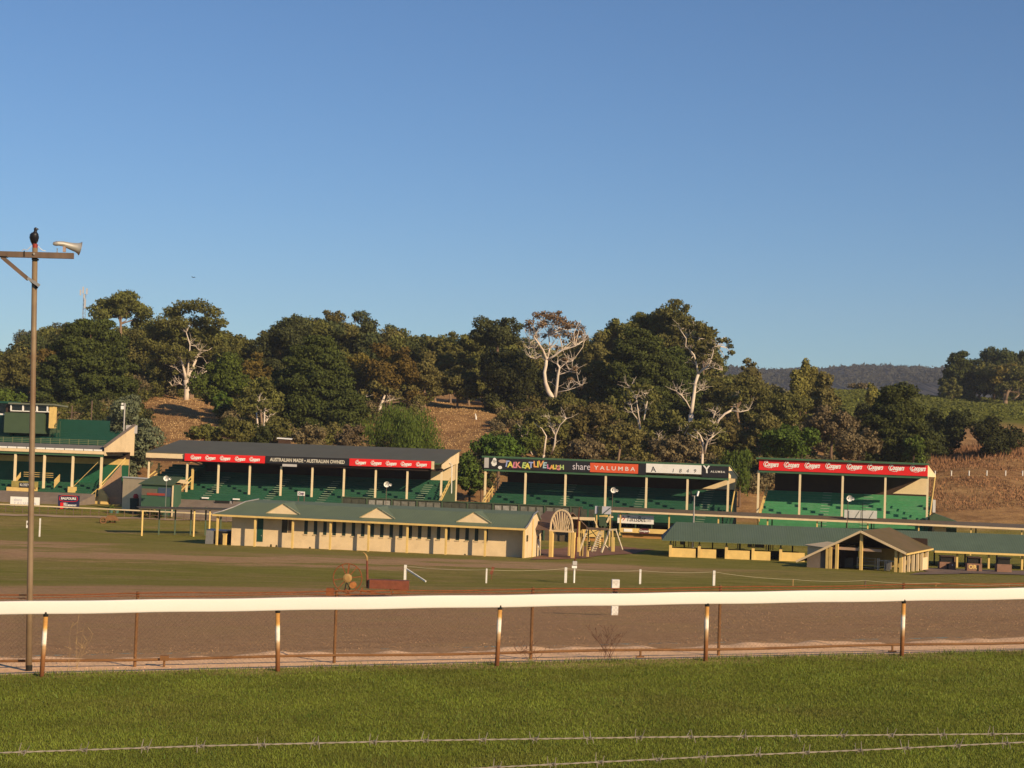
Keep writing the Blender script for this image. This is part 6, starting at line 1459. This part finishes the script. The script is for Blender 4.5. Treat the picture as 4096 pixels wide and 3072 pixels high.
special('tall straight white-barked gum leaning right below the tall gum group',285,(2763,1660),
 [[(2764,1658,10),(2770,1620,9),(2777,1570,8),(2782,1530,7.5),(2793,1497,8)],[(2793,1500,6),(2786,1460,4.5),(2776,1420,4),(2760,1400,3),(2742,1385,3),(2745,1355,2.5),(2722,1320,1.5)],
  [(2776,1425,3.5),(2787,1380,3),(2798,1355,2.5),(2790,1330,1.5)],[(2790,1500,6),(2812,1478,6),(2835,1462,4.5),(2845,1435,3.5),(2853,1405,3),(2850,1390,2),(2870,1385,1.2)],[(2812,1480,2.5),(2850,1470,2),(2890,1482,1.2)],
  [(2764,1640,3),(2745,1605,3),(2725,1580,2.2),(2705,1565,1.2)],[(2778,1575,2.5),(2800,1560,2),(2812,1555,1.2)]],
 [(2800,1340,20),(2830,1350,22),(2845,1385,18),(2830,1410,20),(2800,1400,18),(2815,1430,16),(2790,1375,16),(2880,1362,16),(2905,1362,18),(2920,1385,14),(2925,1410,14),(2905,1430,12),(2870,1440,17),(2885,1455,11),(2745,1340,20),(2760,1365,18),(2770,1440,14),(2790,1310,22),(2820,1320,24),(2775,1400,16),(2850,1430,16),(2815,1370,18),(2740,1300,20)],'gum',.75,.36)
special('thick-trunked gum fork on the brown slope supporting the umbrella crown',322,(747,1610),
 [[(744,1612,14),(746,1580,13),(748,1545,15),(745,1520,15)],[(745,1525,9),(738,1490,7),(732,1465,5),(725,1440,3)],[(748,1520,10),(762,1485,8),(780,1450,6),(790,1425,4),(795,1400,3)],[(748,1545,6),(770,1520,5),(805,1495,3.5),(835,1480,2)],[(735,1500,4),(720,1488,3),(700,1470,2)],[(750,1550,5),(775,1535,4),(790,1515,2.5)],[(742,1545,4),(720,1535,3),(690,1545,2)],[(745,1520,6),(752,1480,5),(755,1440,3),(760,1380,2.5),(745,1330,2)]],
 [(700,1400,36),(640,1390,30),(660,1350,28),(760,1420,28),(720,1445,24),(820,1400,34),(860,1370,30),(850,1430,26),(790,1360,26),(900,1400,28),(930,1430,26),(620,1430,24),(680,1440,22),(760,1470,18),(700,1490,12),(610,1345,24),(650,1290,34),(690,1250,38),(740,1228,40),(800,1225,40),(850,1250,34),(880,1290,30),(620,1320,28),(720,1290,36),(790,1290,38),(840,1320,34),(590,1370,22),(940,1370,26)],'gum',.8,.38)
special('pale forked gum leaning left beneath the golden-brown gum',300,(1510,1650),
 [[(1513,1655,8),(1520,1630,8),(1532,1600,6.5),(1540,1580,4)],[(1524,1618,4),(1545,1605,3.5),(1562,1600,2.5)],[(1440,1640,2),(1415,1620,2.5),(1440,1595,2.5),(1452,1590,1.5)]],
 [(1545,1560,24),(1500,1540,22),(1580,1570,20),(1450,1570,18)],'gumb',.7,.5)
special('slim pale gum with forked bare limbs below the second white trunk',268,(2565,1750),
 [[(2565,1752,4.5),(2560,1710,4.5),(2552,1680,4)],[(2552,1680,3.5),(2530,1650,2.5),(2525,1620,1.6)],[(2575,1680,3.5),(2583,1640,3),(2590,1600,2),(2587,1575,1.3)],[(2560,1705,3),(2553,1650,2.8),(2545,1590,2),(2520,1550,1.2)]],
 [(2540,1545,22),(2585,1550,24),(2600,1590,20),(2520,1585,18),(2610,1625,14)],'gum',.6,.48)
special('leaning pale gum trunk arching right above the brown scrub',280,(2860,1705),
 [[(2862,1708,5.5),(2875,1680,6),(2900,1655,5.5),(2925,1642,5)],[(2925,1642,4),(2960,1648,3),(2995,1640,1.6)],[(2922,1642,3),(2940,1620,2.4),(2948,1600,1.3)],[(2848,1698,4),(2856,1660,3),(2862,1645,2)]],
 [(2940,1590,26),(2985,1600,24),(2910,1600,20),(2970,1560,24)],'gum',.7,.48)
special('multi-stemmed pale gum right behind the white 1849 banner',250,(2815,1815),
 [[(2810,1815,5),(2812,1770,5),(2800,1740,3.5),(2775,1715,2.2)],[(2818,1815,5.5),(2825,1780,5),(2832,1760,4),(2855,1745,2.5)],[(2812,1770,3),(2790,1755,2.5),(2745,1730,1.6)],[(2835,1780,3),(2850,1740,2.2),(2870,1700,1.2)],[(2690,1815,2),(2650,1780,2.2),(2632,1760,1.2)]],
 [(2780,1700,24),(2820,1690,26),(2860,1710,22),(2750,1720,20)],'gum',.55,.48)
special('bare forked gum stems above the colourful banner lettering',246,(2190,1820),
 [[(2175,1820,5),(2180,1780,4.5),(2185,1745,3.5),(2168,1715,2.4),(2135,1690,1.3)],[(2205,1818,5),(2218,1780,5),(2222,1740,4),(2240,1700,2.2),(2265,1675,1.2)],[(2222,1745,3),(2205,1710,2.2),(2200,1680,1.2)],[(2130,1820,3),(2105,1775,2.5),(2085,1740,1.2)]],
 [(2160,1680,26),(2220,1680,24),(2255,1700,24),(2120,1700,24),(2185,1720,16)],'gum',.5,.48)
special('pair of slim pale trunks under the twin-trunked gum foliage',262,(1040,1740),
 [[(1032,1745,5),(1030,1690,4.5),(1026,1650,3)],[(1052,1735,5),(1057,1690,4.5),(1058,1640,3),(1040,1620,2)],[(1057,1700,3),(1075,1670,2)]],
 [(1030,1630,26),(1060,1620,26),(1080,1650,22),(1010,1590,20)],'gum',.7,.48)
special('gum trunk forking widely in the right-hand copse',530,(4020,1600),
 [[(4022,1602,9),(4030,1570,8),(4045,1548,7)],[(4045,1550,5),(4070,1530,4),(4100,1510,3)],[(4035,1560,4),(4032,1520,3),(4030,1490,2)],[(4050,1600,3),(4075,1582,3)]],
 [(4000,1480,24),(4050,1470,26),(3985,1520,20)],'gumo',.7,.8,bark=M_bark_p)
# rose bushes by the hut and tall dry weeds on the right slope
P=W(600,2000,201); z0=TZ(P.x,P.y); r=empty('rose_bush',(P.x,P.y,z0),0,'dark leafy bush with pale blooms before the green hut','bush'); rg=np.random.RandomState(5)
MB().tube([(0,0,-.2),(0,0,.6)],.1,5).make('stems',M_bark,r); npmesh('foliage',cloud([(-.9,0,.6),(-.2,0,.8),(.5,0,.65),(1.1,0,.5),(0,.3,1.0)],[.6,.65,.6,.5,.5],.8,.16,.9,rg),3,LM['dark'],r); npmesh('blooms',cloud([(-.4,-.45,.7),(.4,-.45,.9)],[.6,.5],.8,.14,.03,rg),3,M_creamy,r)
P=W(475,2012,205); z0=TZ(P.x,P.y)
for i,x in enumerate((446,469)):
    P=W(x,2014,206); z0=TZ(P.x,P.y); r=empty('potted_plant',(P.x,P.y,z0),0,('potted green plant at the foot of the brick stair wall, left pot','small bare blue-green pot beside the potted plant')[i],'plant pot'); MB().tube([(0,0,0),(0,0,.5)],[.2,.28],8).make('pot',mat('blue_green_pot',(.05,.12,.10),.6,.1,2),r)
    if i==0: npmesh('leaves',cloud([(0,0,.75)],[.32],.8,.14,.9,rg),3,LM['bright'],r)
def weedpatch():
    n=52000; px=3730+NR.rand(n)*620; d=235+NR.rand(n)**.8*85; X=(px-2048)/6500*d; Y=d; Z=T(X,Y)
    cl=np.sin(X*.5+Y*.13)+np.sin(X*.27-Y*.31)+NR.randn(n)*1.5; keep=cl>.2; X,Y,Z=X[keep],Y[keep],Z[keep]; n=len(X)
    h=.15+.4*NR.rand(n)**2; h*=np.where(Y>292,2.6,1.0); h*=np.where((Y>262)&(Y<272),.25,1)
    b=np.stack([X,Y,Z-.05],-1); a=NR.rand(n)*PI; w=np.stack([np.cos(a),np.sin(a),0*a],-1)*.09; tip=b+np.stack([NR.randn(n)*.12,NR.randn(n)*.12,h],-1)
    o=npmesh('dry_weeds',np.stack([b-w,b+w,tip],1).reshape(-1,3),3,mat('dry_reddish_weeds',(.25,.13,.062),.9,.25,.15,isl=.35)); tag(o,'tall dry reddish weeds covering the slope right of the grandstands','weeds',kind='stuff')
weedpatch()
def hillgrass():
    n=40000; px=1280+NR.randn(n)*420; d=248+NR.rand(n)*100; X=(px-2048)/6500*d; Y=d; Z=T(X,Y); h=.1+.22*NR.rand(n)
    b=np.stack([X,Y,Z-.05],-1); a=NR.rand(n)*PI; w=np.stack([np.cos(a),np.sin(a),0*a],-1)*.06; tip=b+np.stack([NR.randn(n)*.12,NR.randn(n)*.12,h],-1)
    o=npmesh('dry_hill_grass',np.stack([b-w,b+w,tip],1).reshape(-1,3),3,mat('dry_hill_grass',(.52,.35,.16),.9,.2,.1,isl=.3)); tag(o,'dry golden-brown grass on the open hill slopes at left and centre','grass',kind='stuff')
hillgrass()
def vines():
    n=70000; px=2950+NR.rand(n)*1400; row=NR.randint(0,95,n); d=395+row*2.6+NR.randn(n)*.28; X=(px-2048)/6500*d; Y=d+ (X-100)*.12; Z=T(X,Y)
    c=np.stack([X,Y,Z+.2+.7*NR.rand(n)],-1); dd=NR.randn(n,3,3)*[.3,.26,.2]
    o=npmesh('vineyard_rows',(c[:,None,:]+dd).reshape(-1,3),3,mat('vine_leaves',(.12,.13,.02),.8,.22,.06,isl=.3,trans=.15)); tag(o,'green vineyard rows on the far right hill','vineyard',kind='stuff')
vines()
def farforest():
    # forest canopy fringe on the distant range
    hl=[o for o in bpy.data.objects if o.name.startswith('hills')][0]; vv=np.array([v.co for v in hl.data.vertices]); n=260; crest=vv[n:2*n]
    m=22000; i=NR.randint(0,n-1,m); f=NR.rand(m)[:,None]; c=crest[i]*(1-f)+crest[i+1]*f; k=NR.rand(m)**1.5; c[:,1]-=k*500; c[:,2]-=k*crest[:,2].mean()*.30*1.0; c=c+NR.randn(m,3)*[3,20,1.0]-np.array([0,0,1.5]); dd=NR.randn(m,3,3)*[2.6,2.6,2.2]
    o=npmesh('forest_fringe',(c[:,None,:]+dd).reshape(-1,3),3,mat('far_forest_leaves',(.030,.030,.022),.9,.2,.01,isl=.3)); tag(o,'far-off forest canopy along the distant blue-grey range','forest',kind='stuff')
farforest()

SKY=[(-200,1400),(0,1385),(40,1390),(110,1330),(200,1300),(400,1300),(600,1290),(900,1320),(970,1350),(1040,1400),(1070,1340),(1120,1290),(1150,1260),(1250,1255),(1400,1280),(1500,1310),(1600,1310),(1700,1330),(1900,1335),(2000,1330),(2100,1340),(2200,1380),(2350,1340),(2450,1310),(2600,1250),(2700,1240),(2800,1300),(2870,1400),(2900,1480),(3000,1470),(3100,1540),(3200,1560),(3300,1540),(3340,1620),(3400,1700)]
def mass(name,label,cells,mats,ls,cov,flat=.75):
    rg=np.random.RandomState(len(name)*31); V=[[] for _ in mats]
    for (c,r) in cells:
        k=int((math.sin(c[0]*.13)+math.sin(c[0]*.05+c[2]*.3)+rg.randn()*.7+2)/4*len(mats)); k=max(0,min(len(mats)-1,k)); V[k].append(cloud([c],[r],flat,ls,cov,rg))
    vs=[np.concatenate(v) if v else np.zeros((0,3)) for v in V]; o=npmesh(name,np.concatenate(vs),3,mats[0])
    for m in mats[1:]: o.data.materials.append(m)
    idx=np.concatenate([np.full(len(v)//3,i) for i,v in enumerate(vs)]).astype(np.int32); o.data.polygons.foreach_set('material_index',idx); tag(o,label,'wood',kind='stuff'); return o
rg=np.random.RandomState(3); cells=[]
for px in np.arange(-150,3340,17):
    sk=np.interp(px,[a for a,b in SKY],[b for a,b in SKY])+42
    for j in range(5):
        Z=rg.uniform(352,400); x=px+rg.uniform(-14,14); y=sk+j*rg.uniform(34,46)+rg.uniform(-5,22); 
        p=W(x,y,Z); g=TZ(p.x,p.y)
        if p.z>g-1 and y<1680: cells.append(((p.x,p.y,p.z),rg.uniform(1.7,2.9)))
mass('woodland','shadowy mass of woodland closing the hill behind the nearer trees',cells,[LM['dark'],LM['gum'],LM['pineg'],LM['gumb']],.46,.72)
cells=[]
def clearing(px,py):
    return (590<px<900 and 1590<py<1760) or (1690<px<1975 and 1600<py<1810) or (1380<px<1500 and py>1740) or (2310<px<2420 and 1640<py<1700 and rg.rand()<.7)
for i in range(1500):
    px=rg.uniform(-150,3480); Z=rg.uniform(243,350); X=(px-2048)/6500*Z; g=TZ(X,Z); 
    # image row of the shrub
    d=Vector((X,Z,g+1))-CAM; a=d.dot(CR)/d.dot(F0); b=d.dot(CU)/d.dot(F0); py=1536-b*6500; pxx=2048+a*6500
    if clearing(pxx,py) or clearing(pxx,py+14): continue
    if pxx<1000 and Z<262: continue
    r=rg.uniform(.8,1.9); cells.append(((X,Z,g+r*.6),r))
    if rg.rand()<.4: cells.append(((X+rg.uniform(-1,1),Z,g+r*1.5),r*.8))
mass('undergrowth','tangled olive and brown scrub undergrowth beneath the hillside trees',cells,[LM['dark'],LM['gum'],LM['scrub'],LM['gumb']],.32,.7,.8)
# ================================================================== world, sun, haze, camera
SUN_EL=math.radians(23); SUN_AZ=math.radians(41)   # azimuth measured from behind the camera towards the right
sd=Vector((math.sin(SUN_AZ)*math.cos(SUN_EL),-math.cos(SUN_AZ)*math.cos(SUN_EL),math.sin(SUN_EL)))
w=bpy.data.worlds.new("World"); sc.world=w; w.use_nodes=True; N=w.node_tree.nodes; L=w.node_tree.links; bg=N['Background']
sky=N.new('ShaderNodeTexSky'); sky.sky_type='NISHITA'; sky.sun_disc=False; sky.sun_elevation=SUN_EL; sky.sun_rotation=math.atan2(sd.x,sd.y); sky.air_density=1.0; sky.dust_density=.15; sky.ozone_density=4.0
tint=N.new('ShaderNodeMix'); tint.data_type='RGBA'; tint.blend_type='MULTIPLY'; tint.inputs[0].default_value=1; tint.inputs[7].default_value=(.805,.99,1.17,1); L.new(sky.outputs[0],tint.inputs[6])
L.new(tint.outputs[2],bg.inputs['Color']); bg.inputs['Strength'].default_value=.066
sl=bpy.data.lights.new('sun','SUN'); sl.energy=5.0; sl.angle=math.radians(.5); sl.color=(1.0,.76,.47)
so=bpy.data.objects.new('sun',sl); COL.objects.link(so); so.rotation_euler=sd.to_track_quat('Z','Y').to_euler()
HAZE=True
if HAZE:
    hz=MB().box(-2200,2600,-40,2950,-30,260).make('haze',mat('x_tmp',(1,1,1)))
    m=bpy.data.materials.new('evening_air'); m.use_nodes=True; nt=m.node_tree; nt.nodes.clear(); out=nt.nodes.new('ShaderNodeOutputMaterial'); pv_=nt.nodes.new('ShaderNodeVolumePrincipled'); pv_.inputs['Color'].default_value=(.75,.82,1,1); pv_.inputs['Density'].default_value=.00009; pv_.inputs['Anisotropy'].default_value=.0
    nt.links.new(pv_.outputs[0],out.inputs['Volume']); hz.data.materials.clear(); hz.data.materials.append(m); hz['kind']='stuff'; hz['label']='thin blue evening air over the whole valley'; hz['category']='haze'
cd=bpy.data.cameras.new('camera'); cam=bpy.data.objects.new('camera',cd); COL.objects.link(cam); cd.sensor_width=36; cd.lens=36*FL/4096; cd.clip_end=20000; cd.clip_start=.1
Mx=Matrix(((CR.x,CU.x,-F0.x,0),(CR.y,CU.y,-F0.y,0),(CR.z,CU.z,-F0.z,CZ),(0,0,0,1))); cam.matrix_world=Mx; sc.camera=cam
sc.view_settings.view_transform='Standard'; sc.view_settings.look='None'; sc.view_settings.exposure=.32; sc.view_settings.gamma=1
